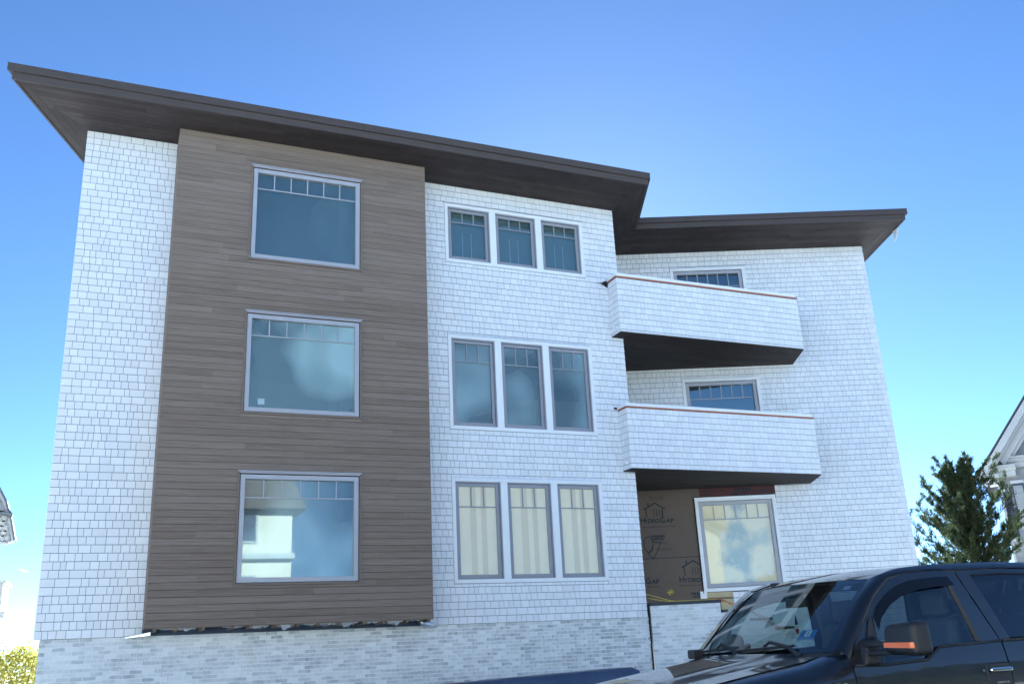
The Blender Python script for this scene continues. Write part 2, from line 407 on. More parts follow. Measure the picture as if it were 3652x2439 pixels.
# right block windows
for i, (x0, x1, z0, z1) in enumerate(WIN_B):
    cs = .085
    b = MB()
    b.fbox(FB, x0, x0+cs, -.02, .04, z0, z1); b.fbox(FB, x1-cs, x1, -.02, .04, z0, z1)
    b.fbox(FB, x0+cs, x1-cs, -.02, .04, z0, z0+cs); b.fbox(FB, x0+cs, x1-cs, -.02, .04, z1-cs, z1)
    win = b.build('window', M['trim'], house, bevel=.004)
    MB().fbox(FB, x0-.01, x1+.01, 0, .052, z1, z1+.012).build('head_flashing', M['flash'], win)
    liner(win, FB, x0+cs*.5, x1-cs*.5, z0+cs*.5, z1-cs*.5, M['frame'], -.18, -.021)
    g = panes_and_bars(win, FB, x0+cs+.01, x1-cs-.01, z0+cs+.01, z1-cs-.01, 6, .185, M['frame'], .09, (-.085, -.0), pane='glass_low' if i == 2 else 'glass')
    if i == 2:
        t = NT('reflection_blotch_paper'); v = t.obj()
        c = t.mix(t.ramp(t.noise(v, 1.3, 2, .4), [(.53, 0), (.66, 1)]), (.88,.80,.55), (.46,.52,.46))  # darker blotches paint the trees mirrored in this pane into the paper
        c = t.mix(t.ramp(t.noise(t.mapping(v, (1,1,1), (4,2,7)), 9., 4, .6), [(.55, 0), (.8, 1)]), c, (.88,.86,.72))
        film(win, FB, g[0], g[1], g[2], g[3], -.076, t.P(Base_Color=c, Roughness=.6), 'paper_sheet', .005, 31)
        MB().fbox(FB, g[1]-.19, g[1]-.10, -.064, -.0625, z0+.33, z0+.43).build('paper_sticker', M['trim'], win)
        MB().fbox(FB, x0-.03, x0-.001, .0, .03, z0-.03, z1+.02).build('flashing_tape', M['dark'], win)
        MB().fbox(FB, x0-.03, x1-.05, .0, .012, z1+.013, z1+.04).build('flashing_tape', M['dark'], win)

# ---- rooms behind the glass: floors, ceilings and a back wall
b = MB()
for zf in (.45, 3.55, 6.68):
    b.prism([(-8.6,.2),(2.55,.2),(4.6,5),(-6.6,5)], zf-.12+EH, zf+EH); b.prism([(3.9,2.7),(10.3,.15),(12.2,4.8),(5.0,5)], zf-.12+EH, zf+EH)
b.prism([(-8.6,.2),(2.55,.2),(4.6,5),(-6.6,5)], ZT-.1+EH, ZT+EH)
b.prism([(3.9,2.7),(10.3,.15),(12.2,4.8),(5.0,5)], ZT-.1+EH, ZT+EH)
b.build('floor_slab', M['room'], house)
MB().box(-6.6, 12.2, 5.0, 5.15, EH+.3, EH+ZT-.1).build('partition', M['room'], house)
for x in (-2.2, -7.1): MB().box(x-.06, x+.06, .2, 4.95, EH+.46, EH+ZT-.11).build('partition', M['room'], house)

# ---- wood bay
b = MB()
for s in cut([(-7.16, -2.17, .66, ZT)], WIN_P): b.fbox(FP, s[0], s[1], -.10, -.022, s[2], s[3])
bay = b.build('bay', M['dark'], house)
BH = (ZT-.598)/77
ops = [(a-.036, c+.036, d-.036, e+.036) for a, c, d, e in WIN_P]
for k in range(77):
    z0 = .598+k*BH; z1 = z0+BH
    cuts_ = [-7.179]; x = -7.179+rng.uniform(.6, 3.2)
    while x < -2.154-.5: cuts_.append(x); x += rng.uniform(1.3, 3.6)
    cuts_.append(-2.154)
    for a, c in zip(cuts_, cuts_[1:]):
        for (p0, p1, q0, q1) in cut([(a, c, z0, z1)], ops):
            if q1-q0 < .012: continue
            d = rng.uniform(-.0015, .0015); g = .0012 if p0 != -7.179 else 0
            ch = .005
            v = [FP(p0+g,-.02,q0+.002), FP(p1-g,-.02,q0+.002), FP(p1-g,-.004+d,q0+.002), FP(p1-g,d,q0+.002+ch), FP(p1-g,d,q1-.004), FP(p1-g,-.02,q1-.004),
                 FP(p0+g,-.02,q1-.004), FP(p0+g,d,q1-.004), FP(p0+g,d,q0+.002+ch), FP(p0+g,-.004+d,q0+.002)]
            MB().add(v, [(1,0,9,2), (2,9,8,3), (3,8,7,4), (4,7,6,5), (5,6,0,1), (1,2,3,4,5), (0,6,7,8,9)]).build('board', M['bay'], bay)
MB().box(-7.179, -7.159, -.64, .0, EH+.6, EH+ZT).build('bay_side', M['bay'], bay)
MB().box(-2.174, -2.154, -.64, .0, EH+.6, EH+ZT).build('bay_side', M['bay'], bay)
# open underside of the bay: plywood, joist ends, hanging insulation
M['wood'] = m_board('raw_lumber', (.16,.12,.085), (.20,.15,.105), (.24,.18,.13), .6)
M['insul'] = plain('foil_insulation', (.34,.35,.35), .7, nscale=9, var=.3, bump=.4)
MB().box(-7.15, -2.18, -.62, -.01, EH+.605, EH+.62).build('subfloor', M['dark'], bay)
for k in range(13):
    x = -7.05+k*.395+rng.uniform(-.10, .10)
    MB().box(x, x+.05, -.60, -.02, EH+.548, EH+.603).build('joist', M['wood'], bay)
for k in range(12):
    r = random.Random(k); x0 = -7.02+k*.395+r.uniform(-.08, .08)
    if k in (2,): continue
    rows = []; n = 9
    for j in range(6):
        rows.append([(x0+.35*i/n, -.60+.11*j+.02*r.random(), EH+.597-.085*math.sin(math.pi*i/n)**.6*r.uniform(.3, 1.25)*(1-.1*j)*(.3+.9*((k*37) % 11)/11)) for i in range(n+1)])
    rows2 = [[(x, y, EH+.602) for x, y, z in rw] for rw in rows]
    o = MB().grid(rows).grid(rows2[::-1]); o.grid([rows[0], rows2[0]][::-1])
    o.build('insulation', M['insul'], bay, smooth=True)
MB().box(-7.17, -2.16, -.63, -.615, EH+.589, EH+.5985).build('ledger', M['wood'], bay)
MB().add([(-7.45,-.08,EH+.47),(-7.05,-.16,EH+.50),(-7.05,-.02,EH+.52),(-7.45,-.0,EH+.50),(-7.45,-.08,EH+.485),(-7.05,-.16,EH+.56),(-7.05,-.02,EH+.56),(-7.45,-.0,EH+.51)], MB.HEX).build('flashing', M['flash'], house, bevel=.004)
MB().tube([(-2.28,-.30,EH+.60),(-2.28,-.31,EH+.55),(-2.2,-.30,EH+.52),(-2.0,-.12,EH+.50),(-1.85,-.02,EH+.515)], [.028,.04,.045,.04,.012], 10).build('flashing', M['flash'], house, smooth=True)

# ---- roof slab, fascia, soffit
ROOF = [(-10.07,-1.445), (2.985,-1.462), (3.94,.715), (10.40,-1.888), (14.2,7.55), (-6.4,7.65)]
def offset(poly, d):
    out = []; n = len(poly)
    for i in range(n):
        p0, p1, p2 = (Vector(poly[(i+k) % n]) for k in (-1, 0, 1))
        a = (p1-p0).normalized(); b = (p2-p1).normalized()
        na = Vector((a.y, -a.x)); nb = Vector((b.y, -b.x))
        m = (na+nb).normalized(); out.append(tuple(p1+m*(d/max(.3, m.dot(na)))))
    return out
roof = MB().prism(offset(ROOF, -.05), EH+ZT+.024, EH+ZT+.27).build('roof', M['roofing'], house)
for nm, o0, o1, z0, z1 in (('fascia', -.035, 0., -.012, .128), ('fascia', .0, .055, .124, .262), ('drip_edge', -.2, .062, .262, .272)):
    A_, B_ = offset(ROOF, o0), offset(ROOF, o1)
    for i in range(len(ROOF)):
        j = (i+1) % len(ROOF)
        MB().prism([A_[i], B_[i], B_[j], A_[j]], EH+ZT+z0, EH+ZT+z1).build(nm, M['fascia'], roof)
def clip(poly, p, n):
    out = []
    for i in range(len(poly)):
        a, b = Vector(poly[i]), Vector(poly[(i+1) % len(poly)])
        da, db = (a-p).dot(n), (b-p).dot(n)
        if da >= 0: out.append(tuple(a))
        if (da > 0) != (db > 0) and abs(da-db) > 1e-9: out.append(tuple(a+(b-a)*(da/(da-db))))
    return out
def soffit(poly, d, name='soffit_board', z=ZT, w=.138, parent=None, mat='soffit'):
    """boards running along direction d, cut to a convex polygon (counter-clockwise)"""
    d = Vector(d).normalized(); n = Vector((-d.y, d.x))
    c = [Vector(p) for p in poly]
    t0, t1 = min(p.dot(n) for p in c), max(p.dot(n) for p in c)
    s0, s1 = min(p.dot(d) for p in c), max(p.dot(d) for p in c)
    t = t0
    while t < t1-.004:
        s = s0-rng.uniform(0, 2)
        while s < s1:
            e = s+rng.uniform(1.6, 3.8)
            q = [d*s+n*(t+.0025), d*(e-.002)+n*(t+.0025), d*(e-.002)+n*(t+w-.0025), d*s+n*(t+w-.0025)]
            q = [tuple(p) for p in q]
            for i in range(len(c)):
                a, b_ = c[i], c[(i+1) % len(c)]; ed = (b_-a).normalized()
                q = clip(q, a, Vector((-ed.y, ed.x)))
                if len(q) < 3: break
            if len(q) >= 3: MB().prism(q, EH+z+rng.uniform(0, .002), EH+z+.022).build(name, M[mat], parent)
            s = e
        t += w
tl, tr_, vi, tb = (Vector(p) for p in offset(ROOF, -.036)[:4])
cl, cr = Vector((-8.83, .0)), Vector((2.81, .0))
bl = Vector((3.85, 2.536)); br = Vector((10.52, -.15))
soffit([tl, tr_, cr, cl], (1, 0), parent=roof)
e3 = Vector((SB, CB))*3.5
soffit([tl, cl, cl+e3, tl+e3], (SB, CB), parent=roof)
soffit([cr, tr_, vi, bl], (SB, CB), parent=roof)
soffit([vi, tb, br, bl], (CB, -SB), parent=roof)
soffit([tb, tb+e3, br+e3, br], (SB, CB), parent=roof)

# ---- balconies
M['cedar'] = m_board('bare_cedar', (.30,.11,.07), (.36,.15,.09), (.42,.19,.12), .6)
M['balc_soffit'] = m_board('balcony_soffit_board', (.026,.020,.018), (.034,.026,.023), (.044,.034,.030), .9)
M['pvc'] = plain('white_pvc', (.8,.8,.8), .3)
for bi, (z0, zc, fy) in enumerate(((6.733, 8.165, -.43), (3.605, 5.067, -.385))):
    x0, x1 = 2.53, 7.73
    xe = x1+.60; ye = 2.95-SB*(xe-2.826)/CB     # meets the angled wall
    ye = 2.95-(xe-2.826)*SB/CB
    t = .16
    # parapet core: front, left return, right end
    b = MB()
    b.box(x0, x1, fy, fy+t, EH+z0+.012, EH+zc-.11)
    b.box(x0, x0+t, fy+t, .0, EH+z0+.012, EH+zc-.11)
    b.prism([(x1-t, fy+t), (x1, fy), (xe, ye), (xe-t, ye)], EH+z0+.012, EH+zc-.11)
    b.prism([(x0+t, fy+t), (x1-t, fy+t), (xe-t, ye), (4.0, 2.48), (2.95, .0), (x0+t, .0)], EH+z0+.03, EH+z0+.30)
    bal = b.build('balcony', M['backing'], house)
    F1 = frame(0, fy, 1, 0, 0, -1)
    F2 = frame(x0, 0, 0, -1, -1, 0)
    sp = (z0+.004, zc-.105)
    shingles(F1, x0-.012, x1+.004, sp[0], sp[1], [], part='C%d' % bi)
    shingles(F2, .0, -fy+.012, sp[0], sp[1], [], part='C%d' % bi)
    F3 = frame(x1, fy, SB, CB, CB, -SB)
    shingles(F3, .0, 1.3, sp[0], sp[1], [], part='C%d' % bi)
    MB().prism([(x0-.02, fy-.022), (x1+.02, fy-.022), (x1+.02, fy+.0), (x0+.0, fy+.0), (x0+.0, -.03), (x0-.02, -.03)], EH+zc-.108, EH+zc-.073).build('cedar_strip', M['cedar'], bal)
    cap = [(x0-.035, fy-.035), (x1-.06, fy-.035), (x1-.06, fy+t+.03), (x0+t+.03, fy+t+.03), (x0+t+.03, -.01), (x0-.035, -.01)]
    MB().prism(cap, EH+zc-.072, EH+zc).build('cap_rail', M['trim'], bal, bevel=.006)
    xq = x1+(0-fy)*(xe-x1)/(ye-fy)
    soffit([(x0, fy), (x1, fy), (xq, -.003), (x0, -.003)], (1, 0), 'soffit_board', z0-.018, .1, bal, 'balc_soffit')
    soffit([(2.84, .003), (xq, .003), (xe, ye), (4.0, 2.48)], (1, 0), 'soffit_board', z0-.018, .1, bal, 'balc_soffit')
    MB().tube([(x0-.10, fy+.13, EH+z0+.13), (x0+.02, fy+.13, EH+z0+.135)], .022, 12).build('scupper_pipe', M['pvc'], bal, smooth=True)
    if bi == 0:
        MB().hexa([(2.40,-.03,EH+8.02),(2.56,-.03,EH+7.92),(2.56,-.005,EH+7.92),(2.40,-.005,EH+8.02),(2.36,-.04,EH+8.06),(2.56,-.03,EH+8.16),(2.56,-.005,EH+8.16),(2.36,-.005,EH+8.06)]).build('torn_opening', M['dark'], bal)
        MB().hexa([(2.28,-.06,EH+8.03),(2.50,-.07,EH+7.99),(2.52,-.01,EH+8.03),(2.30,-.01,EH+8.06),(2.28,-.06,EH+8.038),(2.50,-.07,EH+7.998),(2.52,-.01,EH+8.04),(2.30,-.01,EH+8.068)]).build('loose_flashing', M['dark'], bal)
    else:
        MB().box(2.42, 2.53, -.025, -.003, EH+5.0, EH+5.05).build('torn_opening', M['dark'], bal)

# ---- shingle objects: the 300 largest in the picture one by one, the rest joined
PIECES.sort(key=lambda q: -q[0])
for q in PIECES[:300]: MB().hexa(q[1]).build('shingle', M['shingle'], wallA if q[2] == 'A' else wallB if q[2] == 'B' else house)
b = MB()
for q in PIECES[300:]: b.hexa(q[1])
tag(b.build('shingle_siding', M['shingle'], house), kind='stuff')
print('shingles', len(PIECES))

# ---- brick base
def bricks(F, x0, x1, ztop, zbot, ops=(), bl=.203, bh=.0677, jt=.012):
    out = []; k = 0; z = ztop
    while z > zbot:
        x = x0-(bl/2 if k % 2 else 0)
        while x < x1:
            a, c = max(x, x0), min(x+bl-jt, x1)
            if c-a > .03:
                for s in cut([(a, c, max(zbot, z-bh+jt), z)], ops):
                    if s[1]-s[0] < .02 or s[3]-s[2] < .015: continue
                    d = rng.uniform(-.006, .007)
                    out.append(([F(s[0],d,s[2]),F(s[1],d,s[2]),F(s[1],-.06,s[2]),F(s[0],-.06,s[2]),F(s[0],d,s[3]),F(s[1],d,s[3]),F(s[1],-.06,s[3]),F(s[0],-.06,s[3])]))
            x += bl
        z -= bh; k += 1
    return out
FK = frame(0, .03, 1, 0, 0, -1)
kb = MB().fbox(FK, -8.74, 2.85, -.2, -.012, -EH, .50).build('brick_base', M['mortar'], house)
bs = bricks(FK, -8.75, 2.86, .497, -EH)
def seen(p):
    d = Vector(p[0])-CAMP; return -(d.length) if p[0][2] > EH-.75 else -99
bs.sort(key=lambda p: -seen(p))
for p in bs[:300]: MB().hexa(p).build('brick', M['brick'], kb)
b = MB()
for p in bs[300:]: b.hexa(p)
tag(b.build('brickwork', M['brick'], house), kind='stuff')
b = MB(); x0, y0 = -8.75, .04
MB().prism([(x0, y0), (x0+.1, y0), (x0+.1+SB*9, y0+CB*9), (x0+SB*9, y0+CB*9)], 0, EH+.49).build('brick_base', M['brick'], house)
MB().prism([(10.50,-.12), (10.50+SB*7, -.12+CB*7), (10.3+SB*7, -.12+CB*7), (10.3,-.1)], 0, EH-.3).build('brick_base', M['brick'], house)
MB().fbox(FB, 1.0, 8.28, -.2, -.01, -EH, -.4).build('brick_base', M['brick'], house)

MB().box(2.867, 2.877, -.012, .1, 0, EH+.74).build('corner_joint', M['dark'], house)
# ---- housewrap on the unfinished wall, with its print
t = NT('housewrap'); v = t.obj()
c = t.mix(t.noise(v, 4, 4), (.115,.086,.064), (.142,.108,.080))  # browns darkened to carry the shade the balcony throws here
M['wrap'] = t.P(Base_Color=c, Roughness=.75, Normal=t.bump(t.noise(t.mapping(v, (1,1,1)), 55, 3), .6, .01))
M['zip'] = plain('red_sheathing', (.075,.022,.024), .7, var=.15)  # red lowered to hold the deep shade under the balcony
M['ink'] = plain('navy_print', (.012,.020,.026), .7)
M['spray'] = plain('black_marker', (.025,.025,.03), .7)
M['tan'] = plain('tan_sheathing', (.50,.42,.24), .8, var=.15)
wb = MB(); wb.fbox(FB, 1.05, 2.95, .001, .006, .3, 3.60); wb.fbox(FB, 2.95, 5.0, .001, .005, 3.36, 3.60)
wrap = wb.build('housewrap', M['wrap'], house)
MB().fbox(FB, 3.1, 5.02, .006, .012, 3.385, 3.60).build('sheathing_panel', M['zip'], wrap)
MB().fbox(FB, 1.05, 2.95, .0065, .0085, 1.925, 1.94).build('wrap_seam', M['ink'], wrap)
MB().fbox(FB, 3.0, 3.66, .001, .012, .93, 1.07).build('sheathing_patch', M['tan'], wrap)
MB().fbox(FB, 3.0, 3.64, .012, .02, .90, .945).build('sheathing_patch', M['wood'], wrap)
MB().fbox(FB, 2.86, 3.02, .02, .03, .93, 1.10).build('wrap_flap', M['trim'], wrap)
MB().fbox(FB, 1.05, 3.66, .001, .005, -.3, .9).build('wrap_lower', M['tan'], wrap)
def text(body, F, x, z, size, d, mat, parent, name='printed_text', width=None, shear=0., bold=.0, align='LEFT', depth=.0015):
    cu = bpy.data.curves.new(name, 'FONT'); cu.body = body; cu.size = size; cu.extrude = depth; cu.shear = shear; cu.offset = bold; cu.align_x = align
    o = bpy.data.objects.new(name, cu); col.objects.link(o)
    dg = bpy.context.evaluated_depsgraph_get(); me = bpy.data.meshes.new_from_object(o.evaluated_get(dg))
    bpy.data.objects.remove(o); me.name = name
    xs = [p.co.x for p in me.vertices]; w = max(xs)-min(xs) if xs else 1; k = (width/w) if width else 1
    for p in me.vertices: p.co = F(x+(p.co.x-(min(xs) if width else 0))*k, d+p.co.z+depth, z+p.co.y)
    me.materials.clear(); me.materials.append(mat); me.update()
    o = bpy.data.objects.new(name, me); return link(o, parent)
def stroke(F, pts, w, d, mat, parent, name='printed_mark'):
    b = MB()
    for (x0, z0), (x1, z1) in zip(pts, pts[1:]):
        dx, dz = x1-x0, z1-z0; L = math.hypot(dx, dz) or 1; nx, nz = -dz/L*w/2, dx/L*w/2; ex, ez = dx/L*w*.3, dz/L*w*.3
        q = [(x0-nx-ex, z0-nz-ez), (x1-nx+ex, z1-nz+ez), (x1+nx+ex, z1+nz+ez), (x0+nx-ex, z0+nz-ez)]
        b.hexa([F(x, d, z) for x, z in q]+[F(x, d+.002, z) for x, z in q])
    return b.build(name, mat, parent)
def logo(x, z, cutx=99):
    """print of the wrap maker: little house with steam, name, line, second name"""
    D = .0068
    P_ = lambda L: [(x+a, z+b_) for a, b_ in L]
    stroke(FB, P_([(-.03,.36),(0.02,.37),(.26,.50),(.50,.34)]), .028, D, M['ink'], wrap)
    stroke(FB, P_([(.02,.37),(.03,.16)]), .024, D, M['ink'], wrap)
    stroke(FB, P_([(.09,.42),(.09,.50)]), .03, D, M['ink'], wrap)
    for q in (.22, .29, .36):
        stroke(FB, P_([(q+.012*math.sin(j*1.5), .17+j*.022) for j in range(9)]), .014, D, M['ink'], wrap)
    stroke(FB, P_([(.43,.15),(.43,.33)]), .03, D, M['ink'], wrap)
text('H', FB, 1.56, 2.80, .19, .0068, M['ink'], wrap, bold=.004)
logo(1.70, 2.78); logo(2.51, 1.34)
text('YDRO', FB, 1.665, 2.795, .135, .0068, M['ink'], wrap, bold=.004, width=.37)
text('G', FB, 2.045, 2.785, .19, .0068, M['ink'], wrap, bold=.004)
text('AP', FB, 2.19, 2.785, .135, .0068, M['ink'], wrap, bold=.004, width=.21)
text('DRAINABLE HOUSEWRAP', FB, 1.58, 2.675, .055, .0068, M['ink'], wrap, width=.84)
text('BENJAMIN', FB, 1.80, 2.435, .078, .0068, M['ink'], wrap, bold=.004, width=.34)
text('OBDYKE', FB, 1.83, 2.365, .078, .0068, M['ink'], wrap, bold=.004, width=.28)
text('H', FB, 2.38, 1.34, .19, .0068, M['ink'], wrap, bold=.004)
text('YDRO', FB, 2.50, 1.335, .135, .0068, M['ink'], wrap, bold=.004, width=.42)
text('DRAINABLE HO', FB, 2.38, 1.24, .055, .0068, M['ink'], wrap, width=.55)
text('BENJA', FB, 2.63, 1.03, .078, .0068, M['ink'], wrap, bold=.004, width=.27)
text('OBDY', FB, 2.66, .955, .078, .0068, M['ink'], wrap, bold=.004, width=.23)
text('G', FB, 1.555, 1.34, .19, .0068, M['ink'], wrap, bold=.004)
text('AP', FB, 1.70, 1.34, .135, .0068, M['ink'], wrap, bold=.004, width=.20)
text('SEWRAP', FB, 1.60, 1.245, .055, .0068, M['ink'], wrap, width=.30)
for q in range(4): stroke(FB, [(1.85+.02*q, 2.32-.03*q-(.1 if q > 1 else 0)), (2.15+.04*q, 2.315-.03*q-(.1 if q > 1 else 0))], .008, .0068, M['ink'], wrap)
for q in range(3): stroke(FB, [(1.85, 3.36+.035*q), (2.2, 3.355+.035*q)], .008, .0068, M['ink'], wrap)
text('ZIP', FB, 3.90, 3.405, .22, .0125, M['ink'], wrap, bold=.006, shear=.3, width=.52)
text('system', FB, 4.44, 3.415, .16, .0125, M['ink'], wrap, shear=.25, width=.52)
text('WALL SHEATHING', FB, 3.14, 3.49, .045, .0125, M['ink'], wrap, width=.36)
text('L PANEL', FB, 3.16, 3.42, .06, .0125, M['ink'], wrap, width=.22)
stroke(FB, [(1.72+.13*math.cos(a*.33+.6)*(1-.01*a), 2.27+.19*math.sin(a*.33+.6)) for a in range(17)]+[(1.68,2.06),(1.80,1.93)], .02, .0078, M['spray'], wrap, 'spray_mark')
stroke(FB, [(1.80,2.40),(1.83,2.28),(1.79,2.19)], .02, .0078, M['spray'], wrap, 'spray_mark')
stroke(FB, [(1.84,2.34),(2.02,2.31),(1.94,2.15),(1.86,2.0),(1.79,1.92)], .02, .0078, M['spray'], wrap, 'spray_mark')
# ---------------------------------------------------------------- brick stair wall by the corner of the house
FW = frame(2.885, -.01, CB, -SB, -SB, -CB)
M['cope'] = plain('black_coping', (.03,.035,.045), .6, var=.2)
sw = thing('brick_stair_wall', (3.5, -.2, 0), 'pale brick stair wall with stepped black coping against the house corner', 'wall')
MB().fbox(FW, .02, 1.51, -.3, -.012, -EH, .72).build('wall_core', M['mortar'], sw)
MB().fbox(FW, 1.51, 3.6, -.3, -.012, -EH, .52).build('wall_core', M['mortar'], sw)
steps = [(1.53, 2.08, .52), (2.09, 2.6, .32), (2.61, 3.1, .12), (3.11, 3.6, -.08)]
wb_ = bricks(FW, .015, 1.52, .725, -EH+.3) + bricks(FW, 1.525, 3.6, .725-.0677*3, -EH+.3, [(2.09, 3.7, .3, 1), (2.61, 3.7, .1, 1)])
wb_.sort(key=lambda p: -p[4][2])
for p in wb_[:300]: MB().hexa(p).build('brick', M['brick2'], sw)
b = MB()
for p in wb_[300:]: b.hexa(p)
tag(b.build('brickwork', M['brick2'], sw), kind='stuff')
MB().fbox(FW, .0, 1.545, -.32, .02, .728, .79).build('coping', M['cope'], sw, bevel=.006)
for a, c, z in steps: MB().fbox(FW, a+.02, c, -.32, .02, z+.005, z+.06).build('coping', M['cope'], sw, bevel=.006)
MB().fbox(FW, 1.545, 1.60, -.2, -.02, .58, .80).build('riser_board', M['tan'], sw)

# loose cables on the coping
M['yellow'] = plain('yellow_cable', (.62,.50,.08), .5)
M['orange'] = plain('orange_cable', (.50,.16,.06), .5)
def wire(name, pts, r, mat, label):
    P3 = [Vector(FW(*p)) for p in pts]; out = []
    for i in range(len(P3)-1):
        p0, p1, p2, p3 = P3[max(0,i-1)], P3[i], P3[i+1], P3[min(len(P3)-1,i+2)]
        for k in range(6):
            t_ = k/6; out.append(.5*((2*p1)+(p2-p0)*t_+(2*p0-5*p1+4*p2-p3)*t_*t_+(3*p1-p0-3*p2+p3)*t_**3))
    out.append(P3[-1])
    return tag(MB().tube(out, r, 6).build(name, mat, None, smooth=True), label, 'cable')
wire('cable', [(.0,-.25,.98),(.25,-.2,.90),(.5,-.05,.812),(.8,.0,.800),(1.1,-.04,.803),(1.5,-.05,.803)], .008, M['yellow'], 'yellow cable drooping onto the black coping beside the housewrap')
wire('cable', [(.02,-.22,.90),(.2,-.15,.85),(.45,-.06,.80),(.9,-.10,.798),(1.5,-.1,.798)], .007, M['yellow'], 'thinner yellow cable lying low along the black coping')
wire('cable', [(1.5,.01,.806),(1.62,.03,.76),(1.8,.04,.64),(2.0,.045,.585),(2.15,.05,.50),(2.5,.06,.27),(2.7,.07,.1)], .011, M['orange'], 'orange cable sagging down the stepped coping, lower of the two')
wire('cable', [(1.46,-.05,.803),(1.7,.035,.72),(1.95,.05,.64),(2.2,.055,.49),(2.45,.065,.36),(2.7,.07,.16)], .010, M['orange'], 'orange cable sagging down the stepped coping, upper of the two')
b = MB()
for a in range(6):
    t_ = a*1.05; b.tube([FB(2.14,.03,1.12), FB(2.14+.09*math.cos(t_),.05,1.12+.06*math.sin(t_)), FB(2.14+.05*math.cos(t_+.5),.03,1.12+.07*math.sin(t_+.5))], .009, 6)
b.build('cable_knot', M['yellow'], house)

# ---------------------------------------------------------------- tarp-covered stack in the yard
t = NT('blue_black_tarp'); v = t.obj()
M['tarp'] = t.P(Base_Color=t.mix(t.noise(v, 3, 4), (.035,.055,.11), (.085,.115,.19)), Roughness=.38, Normal=t.bump(t.noise(v, 6, 5, .6), .7, .03))
def tarp():
    b = MB(); rows = []; n = 70; r = random.Random(5)
    w = [(r.uniform(1, 7), r.uniform(1, 6), r.uniform(0, 6)) for _ in range(9)]
    prof = [(-1.0, 0.), (-.97, .35), (-.93, .75), (-.88, .93), (-.80, 1.0), (-.4, 1.0), (0, .995), (.4, .99), (.85, .97), (.97, .85), (1.0, .4), (1.02, 0.)]
    for j, (py, pz) in enumerate(prof):
        rw = []
        for i in range(n+1):
            x = -4.6+5.35*i/n
            top = 1.085-.027*(.63-x) if x < .6 else 1.09-.45*(x-.6)
            s = .022*sum(math.sin(a*x+c_*py*2+d) for a, c_, d in w)/2*(.3 if pz > .97 else 1)
            rw.append((x, -2.55+.62*py+s, max(.01, pz*top+.01*math.sin(7*x)*(pz > .9)*.4+s*.3*(pz > .2))))
        rows.append(rw)
    b.grid(rows)
    for e in (0, n): b.add([rw[e] for rw in rows], [tuple(range(len(rows)))])
    o = b.build('tarp_cover', M['tarp'], None, smooth=True)
    tag(o, 'dark blue plastic tarp draped over a long low stack before the brick base', 'tarp')
    s = tag(MB().box(-4.4, .55, -3.0, -2.1, 0, .93).build('material_stack', M['wood']), 'low stack of lumber hidden under the dark blue tarp', 'stack')
    b2 = MB()
    for i in range(6): b2.box(-4.41, .56, -3.01+.15*i, -2.87+.15*i, .935, .96)
    b2.build('plank', M['wood'], s)
tarp()

# ---------------------------------------------------------------- vegetation
def leaves(b, c, spread, n, ln, wd, dirv, r, jit=.6):
    for _ in range(n):
        p = Vector((r.gauss(c[0], spread), r.gauss(c[1], spread), r.gauss(c[2], spread)))
        d = (Vector(dirv)+Vector((r.uniform(-jit, jit), r.uniform(-jit, jit), r.uniform(-jit, jit)))).normalized()
        s = d.cross(Vector((r.uniform(-1,1), r.uniform(-1,1), r.uniform(-1,1)))).normalized()*wd*r.uniform(.6, 1.3)
        l = d*ln*r.uniform(.6, 1.4)
        b.add([p-s*.3, p+l*.45-s, p+l, p+l*.5+s], [(0,1,2,3)], r.random())
M['bark'] = plain('cedar_bark', (.10,.075,.055), .95, nscale=8, var=.3, bump=.6)
M['cedar_leaf'] = m_leaf('cedar_foliage', (.030,.048,.024), (.092,.102,.046), .33)
def cedar(base, name, label, H, seed, spread, lean=(0,0), nb=60, side=1.35):
    r = random.Random(seed)
    root = thing(name, base, label, 'tree')
    B = Vector(base)
    tr = [B+Vector((lean[0]*t_+.12*math.sin(5*t_), lean[1]*t_, H*.93*t_)) for t_ in (0,.15,.3,.45,.6,.75,.9,1)]
    MB().tube(tr, [.17,.15,.13,.11,.085,.06,.035,.012], 8).build('trunk', M['bark'], root, smooth=True)
    br, cr = MB(), MB()
    for k in range(nb):
        t_ = .12+.84*r.random()**1.35 if k > 2 else .88+.04*k
        i = min(6, int(t_*7)); q = tr[i].lerp(tr[i+1], t_*7-i)
        az = k*2.4+r.uniform(-.5, .5)
        L = spread*(1-.86*t_**.9)*r.uniform(.55, 1.15)*(side if math.cos(az) > 0 else 1)
        el = r.uniform(.15, .55)+.75*t_*t_
        d = Vector((math.cos(az)*math.cos(el), math.sin(az)*math.cos(el), math.sin(el)))
        pts = [q]; 
        for s in range(1, 6):
            u = s/5; pts.append(q+d*L*u+Vector((0, 0, .28*L*u*u))+Vector((r.uniform(-.08,.08), r.uniform(-.08,.08), r.uniform(-.05,.05))))
        br.tube(pts, [.04*(1-t_)+.012, .03*(1-t_)+.01, .02*(1-t_)+.008, .012, .008, .004], 5)
        for s in range(1, 6):
            for m in range(5 if t_ < .7 else 3):
                u = r.uniform(0, 1); c = pts[s-1].lerp(pts[s], u)
                ax = Vector((r.uniform(-1,1), r.uniform(-1,1), r.uniform(-.1,.9))).normalized()
                tl_ = L*.24*r.uniform(.5, 1.2)*(1.15-.12*s)
                tip = c+(ax*.75+d*.7).normalized()*tl_
                br.tube([c, tip], [.006, .003], 4)
                for w_ in range(7):
                    cc = c.lerp(tip, .15+.85*w_/6)
                    leaves(cr, cc, .034, 12, .078, .0115, (tip-c).normalized()+Vector((0,0,.35)), r, .55)
    br.build('branch', M['bark'], root)
    tag(cr.build('crown', M['cedar_leaf'], root), kind='stuff')
    return root
